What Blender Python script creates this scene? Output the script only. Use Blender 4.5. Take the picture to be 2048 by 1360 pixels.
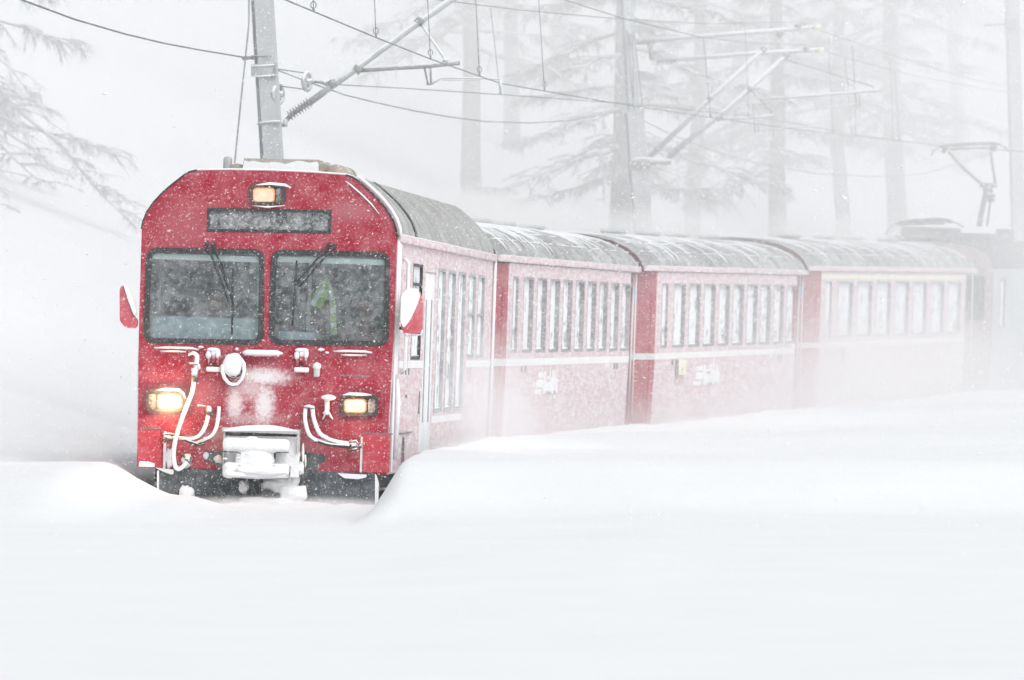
import bpy, bmesh, math, random
import numpy as np
from mathutils import Vector, Matrix, noise
from mathutils.geometry import tessellate_polygon

random.seed(7)
rng = np.random.default_rng(7)
scene = bpy.context.scene
for o in list(bpy.data.objects):
    bpy.data.objects.remove(o, do_unlink=True)
COL = scene.collection
R = math.radians

# ------------------------------------------------------------------ camera, sky, sun, exposure
FPX = 17600.0                       # focal length in pixels of the 2048 px wide photograph
CAM_Z = 1.8
cd = bpy.data.cameras.new('camera')
cam = bpy.data.objects.new('camera', cd)
COL.objects.link(cam)
cd.sensor_width = 36.0
cd.lens = FPX / 2048 * 36
cd.clip_start = 0.5
cd.clip_end = 3000
cam.location = (0, 0, CAM_Z)
cam.rotation_euler = (R(90), 0, 0)
cd.dof.use_dof = True
cd.dof.focus_distance = 91.6
cd.dof.aperture_fstop = 6.3
scene.camera = cam

SUN_EL, SUN_AZ = 46, 142            # sun behind the cloud, behind the photographer's right shoulder
world = bpy.data.worlds.new('World')
scene.world = world
world.use_nodes = True
wn = world.node_tree
wn.nodes.clear()
w_out = wn.nodes.new('ShaderNodeOutputWorld')
w_bg = wn.nodes.new('ShaderNodeBackground')
w_hs = wn.nodes.new('ShaderNodeHueSaturation')
w_sky = wn.nodes.new('ShaderNodeTexSky')
w_sky.sky_type = 'NISHITA'
w_sky.sun_disc = False
w_sky.sun_elevation = R(SUN_EL)
w_sky.sun_rotation = R(SUN_AZ)
w_sky.dust_density = 4.0
w_sky.altitude = 1700
w_hs.inputs['Saturation'].default_value = 0.09
wn.links.new(w_sky.outputs[0], w_hs.inputs['Color'])
wn.links.new(w_hs.outputs[0], w_bg.inputs['Color'])
wn.links.new(w_bg.outputs[0], w_out.inputs['Surface'])
w_bg.inputs['Strength'].default_value = 0.15

sd = bpy.data.lights.new('sun', 'SUN')
sun = bpy.data.objects.new('sun', sd)
COL.objects.link(sun)
sd.energy = 1.45
sd.angle = R(40)
sd.color = (1.0, 0.985, 0.965)
az = R(SUN_AZ)
sdir = Vector((math.sin(az) * math.cos(R(SUN_EL)), math.cos(az) * math.cos(R(SUN_EL)), math.sin(R(SUN_EL))))
sun.rotation_euler = (-sdir).to_track_quat('-Z', 'Y').to_euler()
sun.location = (0, -20, 60)

scene.view_settings.view_transform = 'Standard'
scene.view_settings.look = 'None'
scene.view_settings.gamma = 1
scene.view_settings.use_curve_mapping = False
scene.view_settings.exposure = 0.33
cy = scene.cycles
cy.max_bounces = 10
cy.diffuse_bounces = 3
cy.glossy_bounces = 3
cy.transmission_bounces = 4
cy.transparent_max_bounces = 24
cy.volume_bounces = 5
cy.volume_step_rate = 0.6
cy.volume_max_steps = 256
cy.use_denoising = True
cy.sample_clamp_indirect = 8

# ------------------------------------------------------------------ track geometry: straight, then a curve of 390 m radius to the right
RC, S0, X0 = 390.0, 79.7, -2.77

def track_xy(s, r):
    """s along the track (metres from S0), r to the right of its centre"""
    if s <= 0:
        return X0 + r, S0 + s
    a = s / RC
    return X0 + RC - (RC - r) * math.cos(a), S0 + (RC - r) * math.sin(a)

def track_r(x, y):
    if y <= S0:
        return x - X0
    return RC - math.hypot(x - (X0 + RC), y - S0)

def smooth(a, b, t):
    t = min(1.0, max(0.0, (t - a) / (b - a)))
    return t * t * (3 - 2 * t)

def rail_z(y):
    pts = [(-200, 0), (91, 0), (109, -.035), (120, -.04), (131, -.01), (149, .08), (168, .25), (190, .5), (240, 1.1), (600, 4)]
    for (a, za), (b, zb) in zip(pts, pts[1:]):
        if y <= b:
            return za + (zb - za) * (y - a) / (b - a) if y > a else za
    return pts[-1][1]

def ground_z(x, y):
    r = track_r(x, y)
    zr = rail_z(y)
    f = smooth(74, 87, y)                       # the plough's trench opens only where the train has been
    f_r = smooth(79.5, 83.5, y)
    far_r = .35 * smooth(1.30, 1.76, r) + .65 * min(1, max(0, (r - 1.33) / .39))
    far_l = .24 * smooth(.1, .9, -r) + .76 * smooth(.82, 1.66, -r)
    f = f + (f_r - f) * far_r
    bank_r = 0.60 - 0.06 * smooth(100, 150, y) + 0.10 * smooth(2, 9, r) * smooth(88, 110, y)
    bank_l = 0.48
    trench = 0.05 + bank_r * far_r + bank_l * far_l
    if y > 91.3:
        trench -= 0.06 * (1 - far_r) * (1 - far_l)
    open_z = 0.20 - 0.25 * smooth(75, 40, y)
    z = open_z * (1 - f) + trench * f
    # hillside on the left
    up = max(0.0, -r - 3.2)
    hill = 0.43 * up - 0.43 * 1.2 * (1 - math.exp(-up / 1.2))
    hill = 34 * (1 - math.exp(-hill / 34))
    z += hill * smooth(70, 96, y)
    nz = noise.noise(Vector((x * .22, y * .10, 3.1)))
    nz2 = noise.noise(Vector((x * .8, y * .35, 7.7)))
    amp = 0.05 + 0.12 * smooth(4, 16, -r)
    z += (.045 + .07 * noise.noise(Vector((x * 2.6, y * 1.8, 1.7)))) * smooth(88.2, 90.2, y) * (1 - smooth(90.75, 91.0, y)) * (1 - far_r) * (1 - far_l)
    z += zr + nz * amp + nz2 * 0.025 * (0.4 + smooth(1.6, 2.4, abs(r)))
    z += .03 * noise.noise(Vector((x * 2.3, y * .9, 4.4))) * smooth(1.35, 1.6, r) * (1 - smooth(2.2, 4, r)) * smooth(84, 90, y)
    return z

def at(px, py, d):
    """a point of the place, d metres ahead of the camera, read off the photograph"""
    return Vector(((px - 1024) * d / FPX, d, CAM_Z + (680 - py) * d / FPX))

# ------------------------------------------------------------------ materials
SNOW = (0.80, 0.815, 0.83, 1)

def _new(name):
    m = bpy.data.materials.new(name)
    m.use_nodes = True
    nt = m.node_tree
    nt.nodes.clear()
    out = nt.nodes.new('ShaderNodeOutputMaterial')
    return m, nt, out

def _math(nt, op, a, b=None, clamp=False):
    n = nt.nodes.new('ShaderNodeMath')
    n.operation = op
    n.use_clamp = clamp
    for i, v in enumerate((a, b)):
        if v is None:
            continue
        if isinstance(v, (int, float)):
            n.inputs[i].default_value = v
        else:
            nt.links.new(v, n.inputs[i])
    return n.outputs[0]

def _noise(nt, vec, scale, detail=4, rough=.6, stretch=None):
    if stretch:
        mp = nt.nodes.new('ShaderNodeMapping')
        mp.inputs['Scale'].default_value = stretch
        nt.links.new(vec, mp.inputs['Vector'])
        vec = mp.outputs[0]
    n = nt.nodes.new('ShaderNodeTexNoise')
    n.inputs['Scale'].default_value = scale
    n.inputs['Detail'].default_value = detail
    n.inputs['Roughness'].default_value = rough
    nt.links.new(vec, n.inputs['Vector'])
    return n.outputs['Fac']

def _ramp(nt, fac, a, b, smoothstep=True):
    n = nt.nodes.new('ShaderNodeMapRange')
    n.interpolation_type = 'SMOOTHSTEP' if smoothstep else 'LINEAR'
    n.inputs['From Min'].default_value = a
    n.inputs['From Max'].default_value = b
    nt.links.new(fac, n.inputs['Value'])
    return n.outputs[0]

def mat(name, col, rough=.5, metal=0, dust=0.0, var=.15, plaster=0.0, pdir=(0, -.75, .66), pedge=(.15, .55),
        scale=9, dc=None, streak=None, patches=(), bump=.3, spec=.5, mottle=(.25, .75)):
    """painted or bare surface; dust = share of snow dust stuck on it, plaster = snow packed on the faces that look into the wind"""
    m, nt, out = _new(name)
    L = nt.links.new
    tc = nt.nodes.new('ShaderNodeTexCoord')
    obj = tc.outputs['Object']
    bs = nt.nodes.new('ShaderNodeBsdfPrincipled')
    bs.inputs['Metallic'].default_value = metal
    bs.inputs['Specular IOR Level'].default_value = spec
    n1 = _noise(nt, obj, scale, 6, .65, streak)
    n2 = _noise(nt, obj, scale * .22, 3, .5)
    base = nt.nodes.new('ShaderNodeMix')
    base.data_type = 'RGBA'
    c = Vector(col[:3])
    base.inputs['A'].default_value = (*(c * (1 - var)), 1)
    base.inputs['B'].default_value = (*(c * (1 + var)), 1)
    L(n2, base.inputs['Factor'])
    fac = None
    if dust > 0:
        d1 = _ramp(nt, n1, *mottle)
        d2 = _ramp(nt, n2, .3, .7)
        s = _math(nt, 'ADD', _math(nt, 'MULTIPLY', d1, 1.1 * dust), _math(nt, 'MULTIPLY', d2, .5 * dust))
        fac = _math(nt, 'ADD', s, dust * .22 if dc is None else dc, True)
    if plaster > 0:
        g = nt.nodes.new('ShaderNodeNewGeometry')
        dp = nt.nodes.new('ShaderNodeVectorMath')
        dp.operation = 'DOT_PRODUCT'
        L(g.outputs['Normal'], dp.inputs[0])
        dp.inputs[1].default_value = pdir
        k = _math(nt, 'ADD', dp.outputs['Value'], _math(nt, 'MULTIPLY', _math(nt, 'SUBTRACT', n1, .5), .9))
        k = _math(nt, 'MULTIPLY', _ramp(nt, k, *pedge), plaster)
        fac = k if fac is None else _math(nt, 'MAXIMUM', fac, k)
    for (px, py, pz, sx, sy, sz, amt) in patches:        # drifts of powder blown on to the sheet
        mp = nt.nodes.new('ShaderNodeMapping')
        mp.vector_type = 'TEXTURE'
        mp.inputs['Location'].default_value = (px, py, pz)
        mp.inputs['Scale'].default_value = (sx, sy, sz)
        L(obj, mp.inputs['Vector'])
        ln = nt.nodes.new('ShaderNodeVectorMath')
        ln.operation = 'LENGTH'
        L(mp.outputs[0], ln.inputs[0])
        k = _math(nt, 'ADD', ln.outputs['Value'], _math(nt, 'MULTIPLY', _math(nt, 'SUBTRACT', n1, .5), 1.3))
        k = _math(nt, 'MULTIPLY', _math(nt, 'SUBTRACT', 1, _ramp(nt, k, .15, 1.1)), amt)
        fac = k if fac is None else _math(nt, 'MAXIMUM', fac, k)
    rv = bs.inputs['Roughness']
    if fac is not None:
        mx = nt.nodes.new('ShaderNodeMix')
        mx.data_type = 'RGBA'
        L(fac, mx.inputs['Factor'])
        L(base.outputs['Result'], mx.inputs['A'])
        mx.inputs['B'].default_value = SNOW
        L(mx.outputs['Result'], bs.inputs['Base Color'])
        mr = nt.nodes.new('ShaderNodeMix')
        mr.inputs['A'].default_value = rough
        mr.inputs['B'].default_value = .9
        L(fac, mr.inputs['Factor'])
        L(mr.outputs['Result'], rv)
        if metal:
            L(_math(nt, 'MULTIPLY', _math(nt, 'SUBTRACT', 1, fac), metal), bs.inputs['Metallic'])
        bp = nt.nodes.new('ShaderNodeBump')
        bp.inputs['Strength'].default_value = bump
        bp.inputs['Distance'].default_value = .01
        L(fac, bp.inputs['Height'])
        L(bp.outputs[0], bs.inputs['Normal'])
    else:
        L(base.outputs['Result'], bs.inputs['Base Color'])
        rv.default_value = rough
    L(bs.outputs[0], out.inputs['Surface'])
    return m

def snow_mat(name, col=SNOW, scale=3.0, bump=.5, dist=.02):
    m, nt, out = _new(name)
    L = nt.links.new
    tc = nt.nodes.new('ShaderNodeTexCoord')
    bs = nt.nodes.new('ShaderNodeBsdfPrincipled')
    bs.inputs['Roughness'].default_value = .95
    bs.inputs['Specular IOR Level'].default_value = .15
    n1 = _noise(nt, tc.outputs['Object'], scale, 6, .6)
    mx = nt.nodes.new('ShaderNodeMix')
    mx.data_type = 'RGBA'
    mx.inputs['A'].default_value = (col[0] * .96, col[1] * .965, col[2] * .97, 1)
    mx.inputs['B'].default_value = (min(.88, col[0] * 1.05), min(.88, col[1] * 1.05), min(.89, col[2] * 1.05), 1)
    L(n1, mx.inputs['Factor'])
    L(mx.outputs['Result'], bs.inputs['Base Color'])
    bp = nt.nodes.new('ShaderNodeBump')
    bp.inputs['Strength'].default_value = bump
    bp.inputs['Distance'].default_value = dist
    L(n1, bp.inputs['Height'])
    L(bp.outputs[0], bs.inputs['Normal'])
    L(bs.outputs[0], out.inputs['Surface'])
    return m

def glass_mat(name, tint, frost, gloss, scale=14, rough=.05, streak=None, fedge=(.35, .75)):
    m, nt, out = _new(name)
    L = nt.links.new
    tc = nt.nodes.new('ShaderNodeTexCoord')
    tr = nt.nodes.new('ShaderNodeBsdfTransparent')
    tr.inputs['Color'].default_value = (*tint, 1)
    gl = nt.nodes.new('ShaderNodeBsdfGlossy')
    gl.inputs['Roughness'].default_value = rough
    gl.inputs['Color'].default_value = (.9, .93, .95, 1)
    df = nt.nodes.new('ShaderNodeBsdfDiffuse')
    df.inputs['Color'].default_value = SNOW
    fr = nt.nodes.new('ShaderNodeFresnel')
    fr.inputs['IOR'].default_value = 1.5
    m1 = nt.nodes.new('ShaderNodeMixShader')
    L(_math(nt, 'MULTIPLY', fr.outputs[0], gloss, True), m1.inputs[0])
    L(tr.outputs[0], m1.inputs[1])
    L(gl.outputs[0], m1.inputs[2])
    m2 = nt.nodes.new('ShaderNodeMixShader')
    n1 = _noise(nt, tc.outputs['Object'], scale, 6, .65, streak)
    n2 = _noise(nt, tc.outputs['Object'], scale * .2, 2)
    f = _math(nt, 'ADD', _math(nt, 'MULTIPLY', _ramp(nt, n1, *fedge), frost), _math(nt, 'MULTIPLY', _ramp(nt, n2, .3, .75), frost * .6), True)
    L(f, m2.inputs[0])
    L(m1.outputs[0], m2.inputs[1])
    L(df.outputs[0], m2.inputs[2])
    L(m2.outputs[0], out.inputs['Surface'])
    return m

def emit_mat(name, col, strength, scale=22, ctr=(.55, 1.0)):
    m, nt, out = _new(name)
    L = nt.links.new
    tc = nt.nodes.new('ShaderNodeTexCoord')
    n1 = _noise(nt, tc.outputs['Object'], scale, 2)
    em = nt.nodes.new('ShaderNodeEmission')
    em.inputs['Color'].default_value = (*col, 1)
    mr = nt.nodes.new('ShaderNodeMapRange')
    mr.inputs['From Min'].default_value = .3
    mr.inputs['From Max'].default_value = .7
    mr.inputs['To Min'].default_value = strength * ctr[0]
    mr.inputs['To Max'].default_value = strength * ctr[1]
    L(n1, mr.inputs['Value'])
    L(mr.outputs[0], em.inputs['Strength'])
    L(em.outputs[0], out.inputs['Surface'])
    return m

def volume_mat(name, density, noise_scale=None, falloff=True, col=(.985, .988, .99), edge=(.38, .66), stretch=None, power=1.0):
    m, nt, out = _new(name)
    L = nt.links.new
    pv = nt.nodes.new('ShaderNodeVolumePrincipled')
    pv.inputs['Color'].default_value = (*col, 1)
    pv.inputs['Anisotropy'].default_value = 0.0
    if noise_scale is None and not falloff:
        pv.inputs['Density'].default_value = density
    else:
        tc = nt.nodes.new('ShaderNodeTexCoord')
        ge = nt.nodes.new('ShaderNodeNewGeometry')
        d = None
        if falloff:                                     # thins out towards the rim of the cloud
            ln = nt.nodes.new('ShaderNodeVectorMath')
            ln.operation = 'LENGTH'
            L(tc.outputs['Object'], ln.inputs[0])
            d = _math(nt, 'SUBTRACT', 1, _ramp(nt, ln.outputs['Value'], .15, .97))
        if noise_scale:
            n = _ramp(nt, _noise(nt, ge.outputs['Position'], noise_scale, 3, .55, stretch), *edge)
            d = n if d is None else _math(nt, 'MULTIPLY', d, n)
        L(_math(nt, 'MULTIPLY', d, density), pv.inputs['Density'])
    L(pv.outputs[0], out.inputs['Volume'])
    try:
        m.cycles.homogeneous_volume = (noise_scale is None and not falloff)
    except Exception:
        pass
    return m

RED = (0.40, 0.010, 0.034)
M = {}
M['snow'] = snow_mat('snow')
M['snow_ground'] = snow_mat('snow_ground', scale=.7, bump=.35, dist=.08)
M['crust'] = snow_mat('wind_crust_snow', (.82, .83, .84, 1), scale=16, bump=.9, dist=.02)
M['red_side'] = mat('red_paint_snow_dusted_side', RED, .4, dust=.30, dc=.47, scale=24, streak=(1, .10, 1), mottle=(.34, .70), spec=.25)
M['red_end'] = mat('red_paint_entrance', (.34, .011, .033), .45, dust=.17, dc=0.0, scale=20, mottle=(.42, .74), spec=.25)
M['red_bright'] = mat('red_paint_mirror', (.5, .012, .04), .35, dust=.12, scale=12)
M['roof_front'] = mat('grey_roof_sheet', (.27, .27, .255), .6, dust=.22, dc=0, var=.3, scale=7, plaster=.35, pdir=(0, 0, 1), pedge=(.75, 1.25), streak=(1, .3, 1), mottle=(.35, .75))
M['roof'] = mat('grey_roof_sheet_snowy', (.19, .195, .19), .6, dust=.36, dc=0, var=.35, scale=6, plaster=1, pdir=(0, 0, 1), pedge=(.84, 1.22), streak=(1, .22, 1), mottle=(.35, .72))
M['rubber'] = mat('black_rubber', (.016, .02, .021), .6, dust=.05, dc=0.0, scale=26, spec=.25)
M['dark'] = mat('dark_steel', (.045, .055, .06), .6, dust=.12, scale=10, mottle=(.4, .8))
M['darkfront'] = mat('dark_plough_steel', (.04, .052, .06), .6, dust=.13, dc=0.0, spec=.25, scale=12, mottle=(.42, .75))
M['hose'] = mat('black_hose_snow_caked', (.03, .034, .034), .6, plaster=1, pdir=(0, -.72, .69), pedge=(-.12, .2), scale=40)
M['hose_dark'] = mat('black_hose', (.035, .04, .04), .6, plaster=1, pdir=(0, -.3, .95), pedge=(.42, .7), scale=40)
M['fitting'] = mat('steel_fitting_snow_caked', (.16, .13, .11), .5, plaster=1, pdir=(0, -.6, .8), pedge=(.35, .62), scale=50)
M['redfit'] = mat('red_fitting_snow_caked', (.33, .02, .04), .5, plaster=1, pdir=(0, -.45, .9), pedge=(.3, .6), scale=40)
M['rail_white'] = mat('handrail_snow_caked', (.4, .42, .42), .4, metal=.5, plaster=.95, pdir=(0, -.9, .4), pedge=(.1, .5), scale=8, streak=(1, 1, .5))
M['stripe'] = mat('white_stripe_paint', (.80, .80, .79), .5, dust=.25)
M['mark'] = mat('white_lettering', (.84, .85, .85), .5, dust=.3)
M['darkmark'] = mat('dark_lettering', (.10, .09, .09), .5, dust=.1)
M['yellow'] = mat('pale_yellow_paint', (.82, .76, .50), .5, dust=.45)
M['blue'] = mat('blue_plate', (.05, .12, .33), .5, dust=.15)
M['grey_door'] = mat('white_door_sheet', (.70, .71, .71), .5, dust=.8, scale=4)
M['panelgrey'] = mat('grey_window_frame', (.22, .23, .23), .5, dust=.25, scale=10)
M['jamb'] = mat('dark_window_reveal', (.085, .062, .066), .55, dust=.30, scale=24)
M['interior'] = mat('cab_wall_grey', (.21, .30, .325), .7, var=.55, scale=6)
M['desk'] = mat('cab_desk', (.46, .54, .57), .6, var=.25, scale=7)
M['cabpost'] = mat('cab_post_pale', (.62, .66, .62), .5)
M['blind'] = mat('sun_blind', (.82, .83, .78), .7)
M['saloon'] = mat('saloon_dark', (.30, .31, .32), .8)
M['glass_cab'] = glass_mat('windscreen_glass', (.885, .945, .955), .15, .8, scale=16)
M['glass_side'] = glass_mat('frosted_window_glass', (.75, .78, .79), 1.0, .9, scale=9, streak=(1, .25, .7), fedge=(.25, .6))
M['glass_tall'] = glass_mat('door_glass', (.75, .78, .79), .9, .9, scale=9, streak=(1, .25, .7), fedge=(.25, .6))
M['glass_sign'] = glass_mat('display_glass', (.85, .88, .88), .30, .5, scale=26)
M['glass_lens'] = glass_mat('tail_lamp_glass', (.75, .7, .7), .35, .6, scale=40)
M['led'] = mat('dim_led_dots', (.42, .48, .12), .6)
M['sign_back'] = mat('display_back', (.075, .095, .10), .7)
M['lamp'] = emit_mat('headlamp_glow', (1.0, .76, .60), 1.3, ctr=(.75, 1))
M['lamp_rim'] = emit_mat('headlamp_rim', (1.0, .44, .19), 1.0)
M['lamp_top'] = emit_mat('top_lamp_glow', (1.0, .68, .50), 1.1, scale=14, ctr=(.75, 1))
M['rust'] = mat('roof_box_lip_stained', (.33, .27, .21), .8, dust=.15, var=.4, scale=8)
M['alu'] = mat('dull_aluminium', (.40, .42, .42), .5, metal=.3, dust=.25, scale=8)
M['mast'] = mat('galvanised_mast', (.33, .35, .355), .6, metal=.1, dust=.16, scale=3, streak=(1, 1, .3), plaster=.35, pdir=(.5, -.75, .4), pedge=(.75, 1.05))
M['arm'] = mat('catenary_tube_snowy', (.38, .40, .40), .6, dust=.2, plaster=.95, pdir=(0, -.35, .93), pedge=(.25, .65), scale=6)
M['arm_dark'] = mat('catenary_steel_dark', (.17, .175, .17), .6, dust=.15, plaster=.9, pdir=(0, 0, 1), pedge=(.5, .9), scale=10)
M['wire'] = mat('overhead_wire', (.12, .13, .135), .6, dust=.16, scale=6)
M['wire_snow'] = mat('feeder_wire', (.13, .14, .15), .6, dust=.06, scale=4)
M['insulator'] = mat('brown_grey_insulator', (.24, .25, .26), .3, dust=.12, plaster=.6, pdir=(0, 0, 1), pedge=(.4, .9), scale=20)
M['bark'] = mat('larch_bark', (.10, .094, .088), .9, dust=.22, var=.35, scale=2.2, streak=(1, 1, .4), plaster=.6, pdir=(.35, -.7, .5), pedge=(.85, 1.2))
M['twig'] = mat('larch_twigs_frosted', (.10, .097, .093), .9, dust=.40, scale=3, plaster=.85, pdir=(.1, -.3, .9), pedge=(.55, .95))
M['loco'] = mat('pale_locomotive_paint', (.30, .37, .38), .45, dust=.2, scale=4)
M['locoroof'] = mat('locomotive_roof_gear', (.05, .058, .062), .6, dust=.10, scale=6)
M['skin'] = mat('skin', (.42, .21, .15), .6)
M['cloth_dark'] = mat('dark_work_jacket', (.05, .055, .065), .9)
M['cloth_brown'] = mat('brown_jumper', (.20, .09, .07), .9)
M['hair'] = mat('dark_hair', (.035, .026, .02), .8)
M['hivis'] = mat('hi_vis_green', (.42, .58, .13), .8)
M['reflect'] = mat('silver_reflective_tape', (.70, .73, .74), .4)
M['flake'], _nt, _o = _new('falling_snow')
_df = _nt.nodes.new('ShaderNodeBsdfDiffuse')
_df.inputs['Color'].default_value = (.96, .965, .97, 1)
_nt.links.new(_df.outputs[0], _o.inputs['Surface'])

# ------------------------------------------------------------------ mesh builder
class MB:
    def __init__(self):
        self.v, self.f, self.s = [], [], []

    def add(self, verts, faces, smooth=False):
        b = len(self.v)
        self.v += [tuple(p) for p in verts]
        self.f += [tuple(b + i for i in f) for f in faces]
        self.s += [smooth] * len(faces)
        return self

    def box(self, a, b, bev=0.0, seg=2):
        x0, y0, z0 = (min(p, q) for p, q in zip(a, b))
        x1, y1, z1 = (max(p, q) for p, q in zip(a, b))
        if bev <= 0:
            vs = [(x, y, z) for z in (z0, z1) for y in (y0, y1) for x in (x0, x1)]
            fs = [(0, 2, 3, 1), (4, 5, 7, 6), (0, 1, 5, 4), (2, 6, 7, 3), (0, 4, 6, 2), (1, 3, 7, 5)]
            return self.add(vs, fs)
        bm = bmesh.new()
        bmesh.ops.create_cube(bm, size=1)
        for v in bm.verts:
            v.co = Vector(((x0 + x1) / 2 + v.co.x * (x1 - x0), (y0 + y1) / 2 + v.co.y * (y1 - y0), (z0 + z1) / 2 + v.co.z * (z1 - z0)))
        bmesh.ops.bevel(bm, geom=list(bm.edges), offset=min(bev, .49 * min(x1 - x0, y1 - y0, z1 - z0)), segments=seg, affect='EDGES', profile=.5)
        bm.verts.index_update()
        self.add([v.co.copy() for v in bm.verts], [[v.index for v in f.verts] for f in bm.faces], seg > 1)
        bm.free()
        return self

    def tube(self, pts, rad, n=8, closed=False, caps=True, smooth=True):
        pts = [Vector(p) for p in pts]
        k = len(pts)
        rads = rad if isinstance(rad, (list, tuple)) else [rad] * k
        tang = []
        for i in range(k):
            a = pts[(i - 1) % k] if (closed or i > 0) else pts[i]
            b = pts[(i + 1) % k] if (closed or i < k - 1) else pts[i]
            t = (b - a)
            tang.append(t.normalized() if t.length > 1e-9 else Vector((0, 0, 1)))
        up = Vector((0, 0, 1)) if abs(tang[0].z) < .9 else Vector((1, 0, 0))
        u = tang[0].cross(up).normalized()
        vs, fs = [], []
        for i in range(k):
            u = (u - tang[i] * u.dot(tang[i]))
            u = u.normalized() if u.length > 1e-6 else tang[i].orthogonal().normalized()
            w = tang[i].cross(u)
            for j in range(n):
                a = 2 * math.pi * j / n
                vs.append(pts[i] + (u * math.cos(a) + w * math.sin(a)) * rads[i])
        for i in range(k if closed else k - 1):
            i2 = (i + 1) % k
            for j in range(n):
                j2 = (j + 1) % n
                fs.append((i * n + j, i * n + j2, i2 * n + j2, i2 * n + j))
        if caps and not closed:
            fs.append(tuple(range(n - 1, -1, -1)))
            fs.append(tuple((k - 1) * n + j for j in range(n)))
        return self.add(vs, fs, smooth)

    def plate(self, outline, holes, d0, d1, fn):
        """flat sheet with openings: 2D outline and holes, between depths d0 and d1, mapped by fn(a, b, d)"""
        loops = [list(outline)] + [list(h) for h in holes]
        isrect = lambda lp: len(lp) == 4 and len({round(p[0], 5) for p in lp}) == 2 and len({round(p[1], 5) for p in lp}) == 2
        if all(isrect(lp) for lp in loops):
            As = sorted({p[0] for lp in loops for p in lp})
            Bs = sorted({p[1] for lp in loops for p in lp} | ({1.5} if min(p[1] for p in outline) < 1.5 < max(p[1] for p in outline) else set()))
            na, nb = len(As), len(Bs)
            vs = [fn(a, b, d) for d in (d0, d1) for a in As for b in Bs]
            ix = lambda i, j, k: k * na * nb + i * nb + j
            def filled(i, j):
                if not (0 <= i < na - 1 and 0 <= j < nb - 1):
                    return False
                ca, cb = (As[i] + As[i + 1]) / 2, (Bs[j] + Bs[j + 1]) / 2
                return not any(min(p[0] for p in h) < ca < max(p[0] for p in h) and min(p[1] for p in h) < cb < max(p[1] for p in h) for h in loops[1:])
            fs = []
            for i in range(na - 1):
                for j in range(nb - 1):
                    if not filled(i, j):
                        continue
                    fs.append((ix(i, j, 0), ix(i + 1, j, 0), ix(i + 1, j + 1, 0), ix(i, j + 1, 0)))
                    fs.append((ix(i, j, 1), ix(i, j + 1, 1), ix(i + 1, j + 1, 1), ix(i + 1, j, 1)))
                    for (di, dj, p, q) in ((-1, 0, (i, j), (i, j + 1)), (1, 0, (i + 1, j), (i + 1, j + 1)), (0, -1, (i, j), (i + 1, j)), (0, 1, (i, j + 1), (i + 1, j + 1))):
                        if not filled(i + di, j + dj):
                            fs.append((ix(*p, 0), ix(*q, 0), ix(*q, 1), ix(*p, 1)))
            used = sorted({v for f in fs for v in f})
            mp_ = {v: k for k, v in enumerate(used)}
            return self.add([vs[v] for v in used], [tuple(mp_[v] for v in f) for f in fs])
        flat = [p for lp in loops for p in lp]
        tri = tessellate_polygon([[Vector((p[0], p[1], 0)) for p in lp] for lp in loops])
        n = len(flat)
        vs = [fn(p[0], p[1], d0) for p in flat] + [fn(p[0], p[1], d1) for p in flat]
        fs = [tuple(t) for t in tri] + [tuple(n + i for i in reversed(t)) for t in tri]
        b = 0
        for lp in loops:
            k = len(lp)
            for i in range(k):
                j = (i + 1) % k
                fs.append((b + i, b + j, n + b + j, n + b + i))
            b += k
        return self.add(vs, fs)

    def blob(self, c, r, seed=0, amp=.25, sub=2, freq=1.6):
        bm = bmesh.new()
        bmesh.ops.create_icosphere(bm, subdivisions=sub, radius=1)
        vs = []
        for v in bm.verts:
            p = v.co.normalized()
            k = 1 + amp * (noise.noise(p * freq + Vector((seed * 3.7, seed * 1.3, 0))) + .5 * noise.noise(p * freq * 2.7 + Vector((0, seed, 9))))
            vs.append((c[0] + p.x * r[0] * k, c[1] + p.y * r[1] * k, c[2] + p.z * r[2] * k))
        bm.verts.index_update()
        self.add(vs, [[v.index for v in f.verts] for f in bm.faces], True)
        bm.free()
        return self

    def build_each(self, name, material, parent=None):
        """every loose piece an object of its own"""
        par = list(range(len(self.v)))
        def find(i):
            while par[i] != i:
                par[i] = par[par[i]]
                i = par[i]
            return i
        for f in self.f:
            for i in f[1:]:
                par[find(i)] = find(f[0])
        groups = {}
        for f, sm_ in zip(self.f, self.s):
            groups.setdefault(find(f[0]), []).append((f, sm_))
        res = []
        for fl in groups.values():
            used = sorted({i for f, _ in fl for i in f})
            mp_ = {v: k for k, v in enumerate(used)}
            m_ = MB()
            m_.v = [self.v[i] for i in used]
            m_.f = [tuple(mp_[i] for i in f) for f, _ in fl]
            m_.s = [q for _, q in fl]
            res.append(m_.build(name, material, parent))
        return res

    def build(self, name, material, parent=None, recalc=True):
        me = bpy.data.meshes.new(name)
        me.from_pydata(self.v, [], self.f)
        me.materials.append(material)
        if recalc:
            bm = bmesh.new()
            bm.from_mesh(me)
            bmesh.ops.recalc_face_normals(bm, faces=bm.faces)
            bm.to_mesh(me)
            bm.free()
        if len(me.polygons) == len(self.s):
            me.polygons.foreach_set('use_smooth', self.s)
        o = bpy.data.objects.new(name, me)
        COL.objects.link(o)
        if parent is not None:
            o.parent = parent
        return o

def tag(o, label=None, cat=None, group=None, kind=None):
    if label:
        o['label'] = label
    if cat:
        o['category'] = cat
    if group:
        o['group'] = group
    if kind:
        o['kind'] = kind
    return o

def empty(name, matrix):
    o = bpy.data.objects.new(name, None)
    COL.objects.link(o)
    o.empty_display_size = .3
    o.matrix_world = matrix
    return o

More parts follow.
